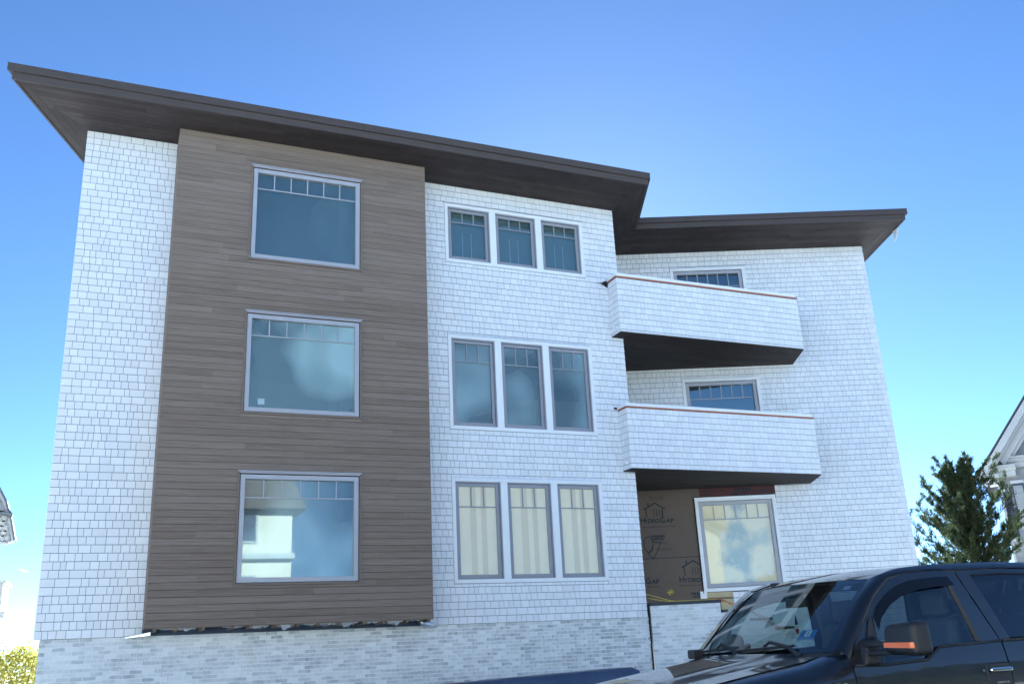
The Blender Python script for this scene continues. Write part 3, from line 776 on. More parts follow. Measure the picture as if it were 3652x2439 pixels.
cedar((17.7, 4.6, 0), 'cedar_tree', 'ragged dark green cedar tree beside the white house', 6.6, 4, 3.9, (.3, 0), 120, 1.15)
M['yg_leaf'] = m_leaf('yellow_green_leaf', (.28,.25,.05), (.60,.55,.16), .5)
def shrub(name, label, c, rx, ry, h, n, seed, mat, cat='bush', ln=.10, wd=.035, group=None, stems=7):
    r = random.Random(seed); root = thing(name, (c[0], c[1], 0), label, cat, group)
    st, lf = MB(), MB()
    for k in range(stems):
        a = r.uniform(0, 6.28); q = r.uniform(.2, .8)
        st.tube([(c[0], c[1], 0), (c[0]+.4*q*rx*math.cos(a), c[1]+.4*q*ry*math.sin(a), h*.45), (c[0]+q*rx*math.cos(a), c[1]+q*ry*math.sin(a), h*.9)], [.04*h/2, .025*h/2, .006], 5)
    for k in range(n//14):
        a = r.uniform(0, 6.28); q = math.sqrt(r.random()); zz = r.random()
        hz = h*(.25+.75*zz); k_ = math.sqrt(max(0, 1-(2*zz-.75)**2/1.6))
        p = (c[0]+rx*q*k_*math.cos(a), c[1]+ry*q*k_*math.sin(a), hz*(1-.12*r.random()))
        leaves(lf, p, .11*h/2.2, 14, ln, wd, (math.cos(a), math.sin(a), .6), r, .9)
    st.build('stem', M['bark'], root); tag(lf.build('foliage', mat, root), kind='stuff')
    return root
shrub('sunlit_bush', 'yellow green sunlit bush low beside the brick corner', (-9.75, 13.5, 0), 1.25, 1.2, 2.2, 9000, 3, M['yg_leaf'], ln=.08, wd=.03)
shrub('sunlit_bush', 'taller dark twiggy bush at the left edge below the porch', (-11.9, 17.5, 0), 1.35, 1.2, 2.75, 9000, 8, m_leaf('olive_leaf', (.06,.06,.02), (.16,.14,.04), .4))
# ---------------------------------------------------------------- grey shingled house on the right
M['nb_wall'] = plain('weathered_shingle_wall', (.20,.20,.20), .9)
t = NT('weathered_shingle'); tn = t.tone(); v = t.obj()
M['nb_sh'] = t.P(Base_Color=t.mix(t.noise(t.mapping(v, (20,20,2)), 2, 3), t.mix(tn, (.26,.26,.25), (.40,.39,.37)), (.22,.22,.22)), Roughness=.9)
M['nb_trim'] = plain('cream_trim', (.44,.43,.41), .5, var=.04)
M['nb_roof'] = plain('dark_roof', (.07,.065,.07), .9, nscale=20, var=.3)
M['shutter'] = plain('navy_shutter', (.025,.03,.07), .5)
M['louvre'] = plain('pale_louvre', (.55,.54,.52), .6)
nh = thing('shingled_house', (33, 14, 0), 'grey shingled gable house with cream cornice and navy shutters at the right edge', 'house')
NC, NS_ = math.cos(R(52)), math.sin(R(52))
FN = lambda x, d, z: (28.85+NC*(x-28.85)*.61-NS_*d, 12-NS_*(x-28.85)*.61-NC*d, z+EH)
wall = MB().add([FN(28.85,0,-EH),FN(38.3,0,-EH),FN(38.3,0,6.2),FN(33.6,0,10.4),FN(28.85,0,6.2),FN(28.85,-9,-EH),FN(38.3,-9,-EH),FN(38.3,-9,6.2),FN(33.6,-9,10.4),FN(28.85,-9,6.2)],
    [(0,1,2,3,4), (9,8,7,6,5), (0,4,9,5), (1,6,7,2), (0,5,6,1), (4,3,8,9), (3,2,7,8)]).build('gable_wall', M['nb_wall'], nh)
NP = []
k = 0; z = 2.6
while z < 9.6:
    x = 28.87+rng.uniform(-.2, 0); x_end = min(33.2, 33.2)
    lim = 28.85+max(0, (z-6.2))*1.2
    while x < x_end:
        w = rng.uniform(.14, .30)
        if x+w > lim+.05: NP.append([FN(max(x,28.87)+.004,.022,z),FN(x+w-.004,.022,z),FN(x+w-.004,.0,z),FN(max(x,28.87)+.004,.0,z),FN(max(x,28.87)+.004,.006,z+.17),FN(x+w-.004,.006,z+.17),FN(x+w-.004,.0,z+.17),FN(max(x,28.87)+.004,.0,z+.17)])
        x += w
    z += .17
NP.sort(key=lambda p: p[0][0])
for p in NP[:300]: MB().hexa(p).build('shingle', M['nb_sh'], wall)
b = MB()
for p in NP[300:]: b.hexa(p)
tag(b.build('shingle_siding', M['nb_sh'], nh), kind='stuff')
MB().fbox(FN, 28.80, 28.98, .0, .05, -EH, 5.95).build('corner_board', M['nb_trim'], nh)
# rakes: main roof and two stepped gables in front of it
def rake(x0, z0, L, d, w, th, mat, parent, name):
    ax, az = .785, .62
    q = [(x0, z0), (x0+ax*L, z0+az*L), (x0+ax*L+az*-w*-1*0, z0+az*L), (x0, z0)]
    nx, nz = -az, ax
    q = [(x0, z0), (x0+ax*L, z0+az*L), (x0+ax*L-nx*w, z0+az*L-nz*w), (x0-nx*w, z0-nz*w)]
    MB().hexa([FN(a, d+th, c) for a, c in (q[3], q[2], q[1], q[0])]+[FN(a, d, c) for a, c in (q[3], q[2], q[1], q[0])]).build(name, mat, parent)
rf = MB().hexa([FN(27.70,1.12,6.36),FN(33.6,1.12,11.00),FN(33.6,-9.3,11.00),FN(27.70,-9.3,6.36),FN(27.70,1.12,6.46),FN(33.6,1.12,11.10),FN(33.6,-9.3,11.10),FN(27.70,-9.3,6.46)]).build('roof', M['nb_roof'], nh)
MB().hexa([FN(39.5,1.12,6.36),FN(33.62,1.12,11.00),FN(33.62,-9.3,11.00),FN(39.5,-9.3,6.36),FN(39.5,1.12,6.46),FN(33.62,1.12,11.10),FN(33.62,-9.3,11.10),FN(39.5,-9.3,6.46)]).build('roof', M['nb_roof'], nh)
rake(27.80, 6.37, 7.6, .95, .34, .14, M['nb_trim'], rf, 'rake_board')
rake(28.42, 6.80, 6.9, .72, .06, .16, M['nb_roof'], rf, 'rake_shingle')
rake(28.46, 6.76, 6.8, .62, .34, .14, M['nb_trim'], rf, 'rake_board')
rake(29.10, 7.15, 6.0, .45, .06, .14, M['nb_roof'], rf, 'rake_shingle')
rake(29.14, 7.10, 5.9, .35, .52, .12, M['nb_trim'], rf, 'rake_board')
rake(29.75, 7.0, 5.0, .20, .22, .12, M['nb_trim'], rf, 'rake_board')
for (x0, x1, z0, z1, d) in ((27.95, 28.95, 6.10, 6.32, .85), (28.55, 30.15, 6.46, 6.70, .60), (29.2, 31.2, 6.84, 7.08, .34)):
    c = MB(); c.fbox(FN, x0+.12, x1, .0, d, z0, z1-.07); o = c.build('cornice_return', M['nb_trim'], nh, bevel=.01)
    MB().fbox(FN, x0, x1+.03, .0, d+.14, z1-.07, z1).build('cornice_moulding', M['nb_trim'], o)
    MB().fbox(FN, x0+.3, x1-.05, .0, d-.12, z0-.22, z0).build('cornice_bracket', M['nb_trim'], o, bevel=.02)
MB().tube([FN(27.5,1.0,6.22),FN(27.82,1.0,6.20),FN(27.95,.9,6.05),FN(28.05,.7,5.85)], .07, 8).build('downspout', M['nb_trim'], nh, smooth=True)
for (x0, x1, z0, z1) in ((29.0, 29.5, 3.6, 5.60), (29.65, 30.42, 4.1, 5.92), (30.9, 31.7, 4.1, 5.92)):
    w = MB(); w.fbox(FN, x0-.06, x1+.06, .02, .11, z1, z1+.14); w.fbox(FN, x0-.06, x1+.06, .02, .10, z0-.16, z0)
    win = w.build('shuttered_window', M['nb_trim'], nh)
    f = MB()
    for (a, c, e, g) in ((x0, x0+.07, z0, z1), (x1-.07, x1, z0, z1), (x0+.07, x1-.07, z0, z0+.08), (x0+.07, x1-.07, z1-.08, z1)): f.fbox(FN, a, c, .02, .085, e, g)
    sh = f.build('shutter', M['shutter'], win)
    zz = z0+.1; d = M['louvre'] if x1-x0 > .6 else M['shutter']
    while zz < z1-.12:
        MB().hexa([FN(x0+.07,.075,zz),FN(x1-.07,.075,zz),FN(x1-.07,.03,zz+.05),FN(x0+.07,.03,zz+.05),FN(x0+.07,.085,zz+.012),FN(x1-.07,.085,zz+.012),FN(x1-.07,.04,zz+.06),FN(x0+.07,.04,zz+.06)]).build('louvre_slat', d, win)
        zz += .075

# ---------------------------------------------------------------- white ornate house on the left
FLh = frame(0, 15, 1, 0, 0, -1)
M['lh'] = plain('white_scalloped', (.42,.41,.38), .7, var=.06)
M['lh_roof'] = plain('slate_roof', (.10,.11,.13), .8, var=.3, nscale=15)
lh = thing('ornate_house', (-15, 18, 0), 'white house with flared scalloped gable and dark roof edge at the left edge', 'house')
MB().fbox(FLh, -19, -12.6, -7, -.4, -EH, 5.4).build('wall', M['lh'], lh)
prof = [(-11.45,6.0),(-11.15,5.62),(-10.95,5.28),(-10.83,5.07),(-10.74,4.80),(-10.64,4.66)]
prof2 = [(-10.66,4.58),(-10.62,4.45),(-10.54,4.14),(-10.475,3.88)]
gable = MB().add([FLh(x,.0,z) for x, z in [(-18,6.0)]+prof+prof2+[(-10.68,3.80),(-10.86,3.86),(-18,3.9)]]+[FLh(x,-.35,z) for x, z in [(-18,6.0)]+prof+prof2+[(-10.68,3.80),(-10.86,3.86),(-18,3.9)]],
    [tuple(range(14)), tuple(range(27,13,-1))]+[(i, i+14, (i+1)%14+14, (i+1)%14) for i in range(14)]).build('gable', M['lh'], lh)
for i, pr in enumerate((prof, prof2)):
    b = MB()
    for (xa, za), (xb, zb_) in zip(pr, pr[1:]):
        b.hexa([FLh(xa-.0,.14,za),FLh(xb,.14,zb_),FLh(xb,-.5,zb_),FLh(xa,-.5,za),FLh(xa+.04,.14,za+.04),FLh(xb+.04,.14,zb_+.04),FLh(xb+.04,-.5,zb_+.04),FLh(xa+.04,-.5,za+.04)])
    b.build('roof_edge', M['lh_roof'], lh)
    b = MB()
    for (xa, za), (xb, zb_) in zip(pr, pr[1:]):
        b.hexa([FLh(xa-.06,.10,za-.02),FLh(xb-.06,.10,zb_-.02),FLh(xb-.06,.0,zb_-.02),FLh(xa-.06,.0,za-.02),FLh(xa-.005,.10,za),FLh(xb-.005,.10,zb_),FLh(xb-.005,.0,zb_),FLh(xa-.005,.0,za)])
    b.build('verge_board', M['nb_trim'], lh)
MB().hexa([FLh(-12,.02,4.86),FLh(-10.58,.02,4.60),FLh(-10.58,.35,4.60),FLh(-12,.35,4.86),FLh(-12,.0,4.92),FLh(-10.56,.0,4.64),FLh(-10.56,.37,4.64),FLh(-12,.37,4.92)]).build('roof_edge', M['lh_roof'], lh)
for row in range(9):                                   # fish-scale shingles of the gable, each proud of the one above
    z = 3.92+row*.15
    xe = np.interp(z, [3.88, 4.14, 4.45, 4.66, 5.07, 5.3], [-10.6, -10.66, -10.73, -10.8, -10.93, -11.05])
    for q in range(4):
        x = xe-.16*q-(.08 if row % 2 else 0)-.06
        pts = [(x+.075*math.cos(a), z+.075*math.sin(a)) for a in [math.pi+math.pi*i/6 for i in range(7)]]+[(x+.075, z+.13), (x-.075, z+.13)]
        n = len(pts); MB().add([FLh(a, .035, c) for a, c in pts]+[FLh(a, .0, c) for a, c in pts], [tuple(range(n)), tuple(range(2*n-1, n-1, -1))]+[(i, n+i, n+(i+1)%n, (i+1)%n) for i in range(n)]).build('scale_shingle', M['lh'], gable)
MB().tube([FLh(-10.9,.05,3.86),FLh(-10.76,.05,3.80),FLh(-10.66,.05,3.79),FLh(-10.60,.05,3.86)], .05, 8).build('scroll_bracket', M['nb_trim'], lh, smooth=True)
pb = MB().fbox(FLh, -18, -10.62, -2, .0, 1.75, 2.62).build('porch_parapet', M['lh'], lh)
MB().fbox(FLh, -18, -10.53, -2.05, .08, 2.62, 2.70).build('parapet_cap', M['nb_trim'], pb)
MB().fbox(FLh, -18, -10.50, -2.05, .08, 1.60, 1.79).build('parapet_base', M['nb_trim'], pb)
for q in range(6): MB().fbox(FLh, -10.72-.12*q, -10.67-.12*q, .0, .03, 1.85, 2.55).build('parapet_baluster', M['nb_trim'], pb)
MB().fbox(FLh, -11.3, -11.0, -1.9, -1.6, -EH, 1.6).build('porch_post', M['nb_trim'], lh)
MB().fbox(FLh, -17.5, -17.2, -1.9, -.6, -EH, 1.6).build('porch_post', M['nb_trim'], lh)

# ---------------------------------------------------------------- across the street, behind the viewer: mostly seen mirrored in panes and paint
M['brn'] = plain('brown_roof', (.16,.12,.10), .9)
def cottage(name, label, x0, x1, y0, y1, h, rh, col_, storeys, nwin):
    oh = thing(name, ((x0+x1)/2, (y0+y1)/2, 0), label, 'house')
    cm = plain(name+'_clapboard', col_, .7, var=.04)
    ow = MB().box(x0, x1, y0, y1, 0, h).build('wall', cm, oh)
    MB().add([(x0-.6,y1+.6,h-.1),(x1+.6,y1+.6,h-.1),(x1+.6,y0-.6,h-.1),(x0-.6,y0-.6,h-.1),(x0-.6,(y0+y1)/2,h+rh),(x1+.6,(y0+y1)/2,h+rh)], [(3,2,1,0),(0,1,5,4),(2,3,4,5),(1,2,5),(3,0,4)]).build('roof', M['brn'], oh)
    MB().box(x0+.5, x0+1.5, y1+.0, y1+.06, .2, 2.3).build('door', M['shutter'], oh)
    for k in range(storeys):
        zf = .95+2.9*k
        for i in range(nwin):
            if k == 0 and i == 0: continue
            x = x0+.6+(x1-x0-1.2)*(i+.5)/nwin-.6
            w = MB().box(x, x+1.2, y1, y1+.07, zf, zf+1.45).build('window', M['nb_trim'], ow)
            MB().box(x+.1, x+1.1, y1+.07, y1+.08, zf+.1, zf+1.35).build('pane', M['shutter'], w)
        if k: MB().box(x0-.1, x1+.1, y1, y1+.35, zf-.75, zf-.5).build('belt_course', M['nb_trim'], ow)
cottage('cream_house', 'cream clapboard house across the street, mirrored in the lowest bay window', -17, .3, -38, -29, 8.4, 2.6, (.70,.64,.50), 3, 5)
cottage('fill_light_cottage', 'unseen white clapboard house left of the cream one, added to bounce fill light', -40, -21, -38, -29, 7.5, 3., (.78,.78,.76), 2, 5)  # unseen house added so its sunlit wall bounces fill onto the facade
M['hedge'] = m_leaf('dark_hedge_leaf', (.03,.045,.02), (.07,.08,.03), .2)
lbl = ['rounded dark street tree right beside the cream house across the street', 'broad dark street tree across the street, mirrored in the lowest triple window', 'dark street tree across the street, mirrored in the truck door', 'spreading dark street tree across the street, mirrored in the rear truck door', 'farthest dark street tree across the street']
for i, (x, y, rx, h) in enumerate(((4.8, -31, 2.4, 4.6), (12, -32, 3.6, 5.2), (19, -31, 3.8, 4.8), (26, -32, 4.2, 5.6), (35, -33, 5, 5.4))):
    shrub('street_tree', lbl[i], (x, y, 0), rx, 2.4, h, 7000, 40+i, M['hedge'], 'tree', .42, .18, 'trees across the street', 9)
def hedge():
    r = random.Random(77); root = thing('clipped_hedge', (6, -24.5, 0), 'long dark clipped hedge across the street, mirrored in the truck door', 'hedge')
    lf, st = MB(), MB()
    for k in range(26): st.tube([(-6+k, -24.5, 0), (-6+k+r.uniform(-.3,.3), -24.5, 1.5)], [.04, .01], 5)
    for k in range(2600):
        x = r.uniform(-6.5, 20.5); h = 1.9+.35*math.sin(x*.9)+.25*math.sin(x*2.3+1)
        p = (x, -24.5+r.uniform(-.6, .6), h*r.random()**.6)
        leaves(lf, p, .14, 7, .22, .09, (0, .5, .6), r, .9)
    st.build('stem', M['bark'], root); tag(lf.build('foliage', M['hedge'], root), kind='stuff')
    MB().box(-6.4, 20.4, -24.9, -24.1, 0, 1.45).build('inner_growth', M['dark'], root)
hedge()
C0 = Vector((-7.88, -17.84, EH)); M['vapour'] = m_leaf('contrail_vapour', (.9,.9,.9), (.95,.95,.95), .7)
p0, p1 = C0+Vector((-2.42, 32.84, 3.05))*300, C0+Vector((-2.10, 32.84, 2.93))*300
tag(MB().tube([p0, p0.lerp(p1, .35), p0.lerp(p1, .8), p1], [.5, 4., 7., 2.], 8).build('contrail', M['vapour'], None, smooth=True), 'short white contrail low in the sky between the two houses', 'contrail')
# ---------------------------------------------------------------- pickup truck, nose to the left, parked along the kerb
truck = thing('pickup_truck', (-1.3, -11.1, 0), 'black crew cab pickup truck parked in front of the house', 'pickup truck')
TY, TC = -12.1, -11.1
t = NT('black_car_paint')
M['paint'] = t.P(Base_Color=(.006,.0075,.012), Roughness=.35, Coat_Weight=1., Coat_Roughness=.015, Coat_IOR=1.45)
M['tblack'] = plain('black_trim_plastic', (.018,.018,.02), .55, var=.15, nscale=40, bump=.12)
M['rubber'] = plain('tyre_rubber', (.018,.018,.018), .85)
M['chrome'] = plain('chrome', (.80,.80,.80), .08, 1., var=.02)
M['amber'] = plain('amber_lens', (.90,.17,.006), .2, var=.05)
M['lens'] = plain('lamp_lens', (.6,.62,.65), .1, .6)
M['cloth'] = plain('grey_seat_cloth', (.10,.105,.115), .9)
M['tglass'] = m_glass('truck_windscreen', (.52,.62,.60), 1.52, gain=1.3)
M['dglass'] = m_glass('truck_door_glass', (.48,.56,.58), 1.52, gain=1.2)
M['pglass'] = m_glass('truck_privacy_glass', (.14,.17,.19), 1.52, gain=1.3)
M['visor'] = plain('smoked_acrylic', (.006,.006,.008), .12)
OZ = [-1.15,-1.0,-.8,-.6,-.45,-.35,-.24,-.12,.0,.44,.55]; OO = [.10,.05,.012,-.008,-.016,-.012,.002,.024,.045,.13,.16]
off = lambda z: float(np.interp(z, OZ, OO))
def sp(x, z, side=0, d=0.):                       # point on the flank
    y = TY+off(z)-d
    return (x, y if side == 0 else 2*TC-y, EH+z)
def ip(x, inset, z, side=0): return (x, TY+inset if side == 0 else 2*TC-TY-inset, EH+z)
belt = lambda x: float(np.interp(x, [-2.8,-2.45,-1.99,-1.82,-1.15,0], [-.235,-.242,-.226,-.137,-.118,-.105]))
XA = (-3.38, .62); ZW = .40-EH
def zlow(x):
    z = -.98
    for xa in XA:
        if abs(x-xa) < .50: z = max(z, ZW+math.sqrt(.25-(x-xa)**2)+.02)
    return z
def flip(rows, side): return rows if side == 0 else [r[::-1] for r in rows]
def panel(name, x0, x1, ztop, zbot, side, nx=26, nz=14):
    rows = []
    for j in range(nz+1):
        rows.append([sp(x, zbot(x)+(ztop(x)-zbot(x))*j/nz, side) for x in [x0+(x1-x0)*i/nx for i in range(nx+1)]])
    inn = lambda p: (p[0], p[1]+(.035 if side == 0 else -.035), p[2])
    edge = rows[0]+[r[-1] for r in rows[1:]]+rows[-1][-2::-1]+[r[0] for r in rows[-2:0:-1]]
    b = MB().grid(flip(rows, side)); e2 = [inn(p) for p in edge]
    e = [edge+[edge[0]], e2+[e2[0]]]
    b.grid(flip(e, 1-side))
    return b.build(name, M['paint'], truck, smooth=True)
def sharp(o, ang=35):
    o.data.set_sharp_from_angle(angle=R(ang)); return o
for side in (0, 1):
    doors = []
    for nm, x0, x1 in (('front_door', -2.712, -1.142), ('rear_door', -1.128, -.02)):
        doors.append(sharp(panel(nm, x0, x1, belt, zlow, side)))
    sharp(panel('bed_side', .01, 1.72, lambda x: -.10, zlow, side))
    # sills
    MB().hexa([sp(-2.8,-1.10,side),sp(.1,-1.10,side),ip(.1,.4,-1.10,side),ip(-2.8,.4,-1.10,side),sp(-2.8,-.985,side),sp(.1,-.985,side),ip(.1,.4,-.985,side),ip(-2.8,.4,-.985,side)]).build('sill', M['tblack'], truck)
    # door upper frames and glass
    fo = [(-2.71,-.235),(-2.66,-.10),(-2.455,.11),(-2.31,.26),(-2.13,.385),(-1.95,.425),(-1.65,.445),(-1.405,.438),(-1.27,.14),(-1.155,-.118)]
    fi = [(-2.42,-.242),(-2.415,-.05),(-2.405,.115),(-2.24,.25),(-2.09,.325),(-1.93,.368),(-1.65,.39),(-1.505,.394),(-1.43,.13),(-1.375,-.122)]
    ro = [(-1.14,-.118),(-1.255,.14),(-1.385,.438),(-.9,.45),(-.35,.44),(-.08,.38),(-.02,-.105)]
    ri = [(-1.035,-.108),(-1.13,.14),(-1.235,.405),(-.9,.415),(-.40,.405),(-.22,.34),(-.14,-.105)]
    def seal(a, k=.028, c=(-1.85, .1)): return [(x+(c[0]-x)*k, z+(c[1]-z)*k) for x, z in a]
    for o_, i_, dr, c_, gm in ((fo, fi, doors[0], (-1.85, .05), 'dglass'), (ro, ri, doors[1], (-.68, .12), 'pglass')):
        g_ = seal(i_, .045, c_)
        b = MB(); b.grid(flip([[sp(x, z, side) for x, z in o_], [sp(x, z, side, .004) for x, z in i_]], 1-side)); sharp(b.build('window_frame', M['paint'], dr, smooth=True), 50)
        b = MB(); b.grid(flip([[sp(x, z, side, .004) for x, z in i_], [sp(x, z, side, -.018) for x, z in g_]], 1-side)); b.build('window_seal', M['tblack'], dr)
        if gm == 'dglass': low = [(-1.40,-.123),(-1.82,-.14),(-1.98,-.229),(-2.40,-.245)]
        else: low = []
        poly = [sp(x, z, side, -.02) for x, z in seal(i_, .03, c_)+low]
        b = MB().add(poly, [tuple(range(len(poly)))] if side else [tuple(range(len(poly)-1, -1, -1))]); b.build('door_glass', M[gm], dr)
        if gm == 'dglass':
            bl_ = [(-2.70,-.238),(-2.42,-.245),(-1.98,-.229),(-1.82,-.14),(-1.15,-.121)] 
        else: bl_ = [(-1.13,-.121),(-.02,-.108)]
        MB().tube([sp(x, z, side, .004) for x, z in bl_], .012, 6).build('belt_moulding', M['tblack'], dr, smooth=True)
        # inner door lining
        xs = (-2.66,-1.17) if gm == 'dglass' else (-1.10,-.05)
        MB().hexa([ip(xs[0],.07,-.9,side),ip(xs[1],.07,-.9,side),ip(xs[1],.13,-.9,side),ip(xs[0],.13,-.9,side),ip(xs[0],.05,-.26,side),ip(xs[1],.05,-.14,side),ip(xs[1],.11,-.14,side),ip(xs[0],.11,-.26,side)]).build('door_lining', M['cloth'], dr)
    # inner pillars closing the cab
    for nm, q0, q1, w0, w1 in (('inner_pillar', (-1.30,-.20), (-1.47,.43), .22, .12), ('inner_pillar', (-.16,-.20), (-.22,.43), .22, .2)):
        MB().hexa([ip(q0[0],.07,q0[1],side),ip(q0[0]+w0,.07,q0[1],side),ip(q0[0]+w0,.13,q0[1],side),ip(q0[0],.13,q0[1],side),ip(q1[0],.155,q1[1],side),ip(q1[0]+w1,.155,q1[1],side),ip(q1[0]+w1,.21,q1[1],side),ip(q1[0],.21,q1[1],side)]).build(nm, M['cloth'], truck)
    MB().tube([ip(-2.72,.10,-.2,side),ip(-2.47,.125,.09,side),ip(-2.30,.155,.26,side),ip(-2.12,.185,.37,side),ip(-1.9,.20,.41,side),ip(-1.0,.205,.43,side),ip(-.05,.205,.41,side)], .042, 8).build('inner_rail', M['cloth'], truck, smooth=True)
    # sail behind the mirror
    s_ = [sp(-2.60,-.20,side,.012), sp(-2.43,-.235,side,.012), sp(-2.425,.105,side,.010), sp(-2.455,.09,side,.010)]
    MB().add(s_, [(0,1,2,3)] if side == 0 else [(3,2,1,0)]).build('sail_panel', M['tblack'], doors[0])
    # rain visor
    vl = [(-2.405,.0),(-2.345,.09),(-2.22,.185),(-2.06,.255),(-1.87,.295),(-1.65,.318),(-1.475,.326)]
    vu = [(-2.41,.105),(-2.33,.185),(-2.23,.258),(-2.09,.328),(-1.93,.37),(-1.65,.392),(-1.505,.396)]
    b = MB(); b.grid(flip([[sp(x, z, side, .030) for x, z in vl], [sp(x, z, side, .012) for x, z in vu]], side)); b.build('rain_visor', M['visor'], doors[0], smooth=True)
    # pillar and roof rail
    po = [(-2.745,-.17),(-2.475,.115),(-2.325,.268),(-2.14,.397),(-1.955,.436),(-1.65,.455),(-1.385,.450),(-.9,.462),(-.35,.452),(-.06,.40),(0.0,-.10)]
    pi_ = [(-2.80,-.13,.12),(-2.56,.12,.165),(-2.405,.26,.195),(-2.22,.40,.235),(-2.0,.463,.25),(-1.65,.497,.26),(-1.385,.507,.26),(-.9,.515,.26),(-.35,.505,.26),(-.03,.46,.26),(.04,-.1,.2)]
    mid = [((a[0]+c[0])/2-(.008 if k < 4 else 0), (a[1]+c[1])/2+.022, (off(a[1])+c[2])/2-.035) for k, (a, c) in enumerate(zip(po, pi_))]
    rows = [[sp(x, z, side) for x, z in po], [ip(x, i_, z, side) for x, z, i_ in mid], [ip(x, i_, z, side) for x, z, i_ in pi_]]
    b = MB(); b.grid(flip(rows, 1-side)); b.build('roof_rail', M['paint'], truck, smooth=True)
    # fender
    xs = np.concatenate([np.linspace(-4.28, -2.9, 26), np.linspace(-2.87, -2.728, 5)])
    hz = lambda x: float(np.interp(x, [-4.3,-4.0,-3.5,-3.05,-2.88,-2.72], [-.44,-.335,-.262,-.205,-.168,-.150]))
    hi = lambda x: float(np.interp(x, [-4.3,-2.9,-2.72], [.17,.17,.06]))
    cols_ = []
    for x in xs:
        zh = hz(x); h = hi(x); bow = .10*max(0, (-3.9-x)/.4)**2
        pr = [ip(x, h+bow, zh-.004, side), ip(x, h*.62+bow, zh-.016, side), ip(x, h*.30+bow, zh-.045, side), ip(x, .02*h+bow+.004, zh-.095, side)]
        zt_, zb_ = zh-.13, max(zlow(x), -.98) if x > -4.1 else -.75
        for j in range(10):
            z = zt_+(zb_-zt_)*j/9; p = sp(x, z, side); pr.append((p[0], p[1]+(bow if side == 0 else -bow), p[2]))
        cols_.append(pr)
    fd = MB(); fd.grid(flip(cols_, 1-side)); fender = fd.build('fender', M['paint'], truck, smooth=True)
    text('F-150'.replace('-', ''), (lambda x, d, z: sp(x if side == 0 else -5.9-x, z, side, d)), -3.085, -.428, .105, .004, M['chrome'], fender, 'badge', width=.285, bold=.006, depth=.004)
    text('F150', (lambda x, d, z: sp(x if side == 0 else -5.9-x, z, side, d)), -3.078, -.424, .093, .013, M['tblack'], fender, 'badge_face', width=.271, bold=.0015, depth=.001)
    # arch liners
    for xa in XA:
        b = MB(); rows = [[], []]
        for k in range(17):
            a = math.pi*k/16; x, z = xa+.50*math.cos(a), ZW+.02+.50*math.sin(a)
            rows[0].append(sp(x, z, side, -.005)); rows[1].append(ip(x, .35, z, side))
        b.grid(flip(rows, side)); b.build('wheel_arch', M['tblack'], truck, smooth=True)
    # wheels
    for xa in XA:
        yc = TY+.17 if side == 0 else 2*TC-TY-.17; sg = -1 if side == 0 else 1
        def lathe(prof, n=36):
            b = MB(); b.grid([[(xa+r_*math.cos(2*math.pi*k/n), yc+sg*w_, .40+r_*math.sin(2*math.pi*k/n)) for k in range(n+1)] for r_, w_ in prof]); return b
        wh = lathe([(.25,.12),(.30,.135),(.37,.13),(.392,.11),(.398,.06),(.398,-.06),(.392,-.11),(.37,-.13),(.25,-.12)]).build('wheel', M['rubber'], truck, smooth=True)
        lathe([(.02,.10),(.06,.10),(.08,.085),(.22,.075),(.245,.11),(.255,.12),(.25,.0),(.25,-.12)]).build('rim', M['chrome'], wh, smooth=True)
        sb_ = MB()
        for k in range(6):
            a = 2*math.pi*k/6; ca, sa = math.cos(a), math.sin(a); q = []
            for r_, hw in ((.05,.03),(.24,.05)):
                q.append(((xa+r_*ca-hw*sa), (.40+r_*sa+hw*ca), (xa+r_*ca+hw*sa), (.40+r_*sa-hw*ca)))
            y0_, y1_ = yc+sg*.085, yc+sg*.115
            sb_.hexa([(q[0][0],y0_,q[0][1]),(q[0][2],y0_,q[0][3]),(q[1][2],y0_,q[1][3]),(q[1][0],y0_,q[1][1]),(q[0][0],y1_,q[0][1]),(q[0][2],y1_,q[0][3]),(q[1][2],y1_,q[1][3]),(q[1][0],y1_,q[1][1])])
        sb_.build('spoke', M['chrome'], wh)
    # door handles
    for hx, dr in ((-1.40, doors[0]), (-.29, doors[1])):
        F_ = lambda x, d, z: sp(x, z, side, d)
        MB().fbox(F_, hx, hx+.262, -.01, .010, -.465, -.287).build('handle_plate', M['tblack'], dr, bevel=.018, segs=3)
        MB().fbox(F_, hx+.01, hx+.245, .012, .045, -.352, -.318).build('door_handle', M['chrome'], dr, bevel=.012, segs=3)
        if hx < -1:
            for k in range(5): MB().fbox(F_, hx+.075+.028*k, hx+.093+.028*k, .010, .014, -.437, -.425).build('keypad_button', M['lens'], dr)
    # mirrors
    sg = 1 if side == 0 else -1
    def my(y): return y if side == 0 else 2*TC-y
    def mpoly(b, pts_in, pts_out):
        return b.hexa([(x+(.30 if side else 0), my(y if not side else -12.1+(y+12.1)*.55), EH+z-(.02 if side else 0)) for x, y, z in (pts_in+pts_out)])
    b = MB(); mpoly(b, [(-2.60,-12.30,-.165),(-2.40,-12.30,-.165),(-2.40,-12.30,.045),(-2.585,-12.30,.03)], [(-2.60,-12.60,-.185),(-2.41,-12.61,-.185),(-2.41,-12.60,.06),(-2.58,-12.585,.055)])
    mir = b.build('side_mirror', M['tblack'], truck, bevel=.045, segs=4, smooth=True)
    b = MB(); mpoly(b, [(-2.605,-12.315,-.12),(-2.598,-12.315,-.12),(-2.595,-12.315,-.085),(-2.602,-12.315,-.085)], [(-2.612,-12.57,-.128),(-2.59,-12.595,-.128),(-2.588,-12.59,-.088),(-2.608,-12.57,-.088)]); b.build('indicator_lamp', M['amber'], mir)
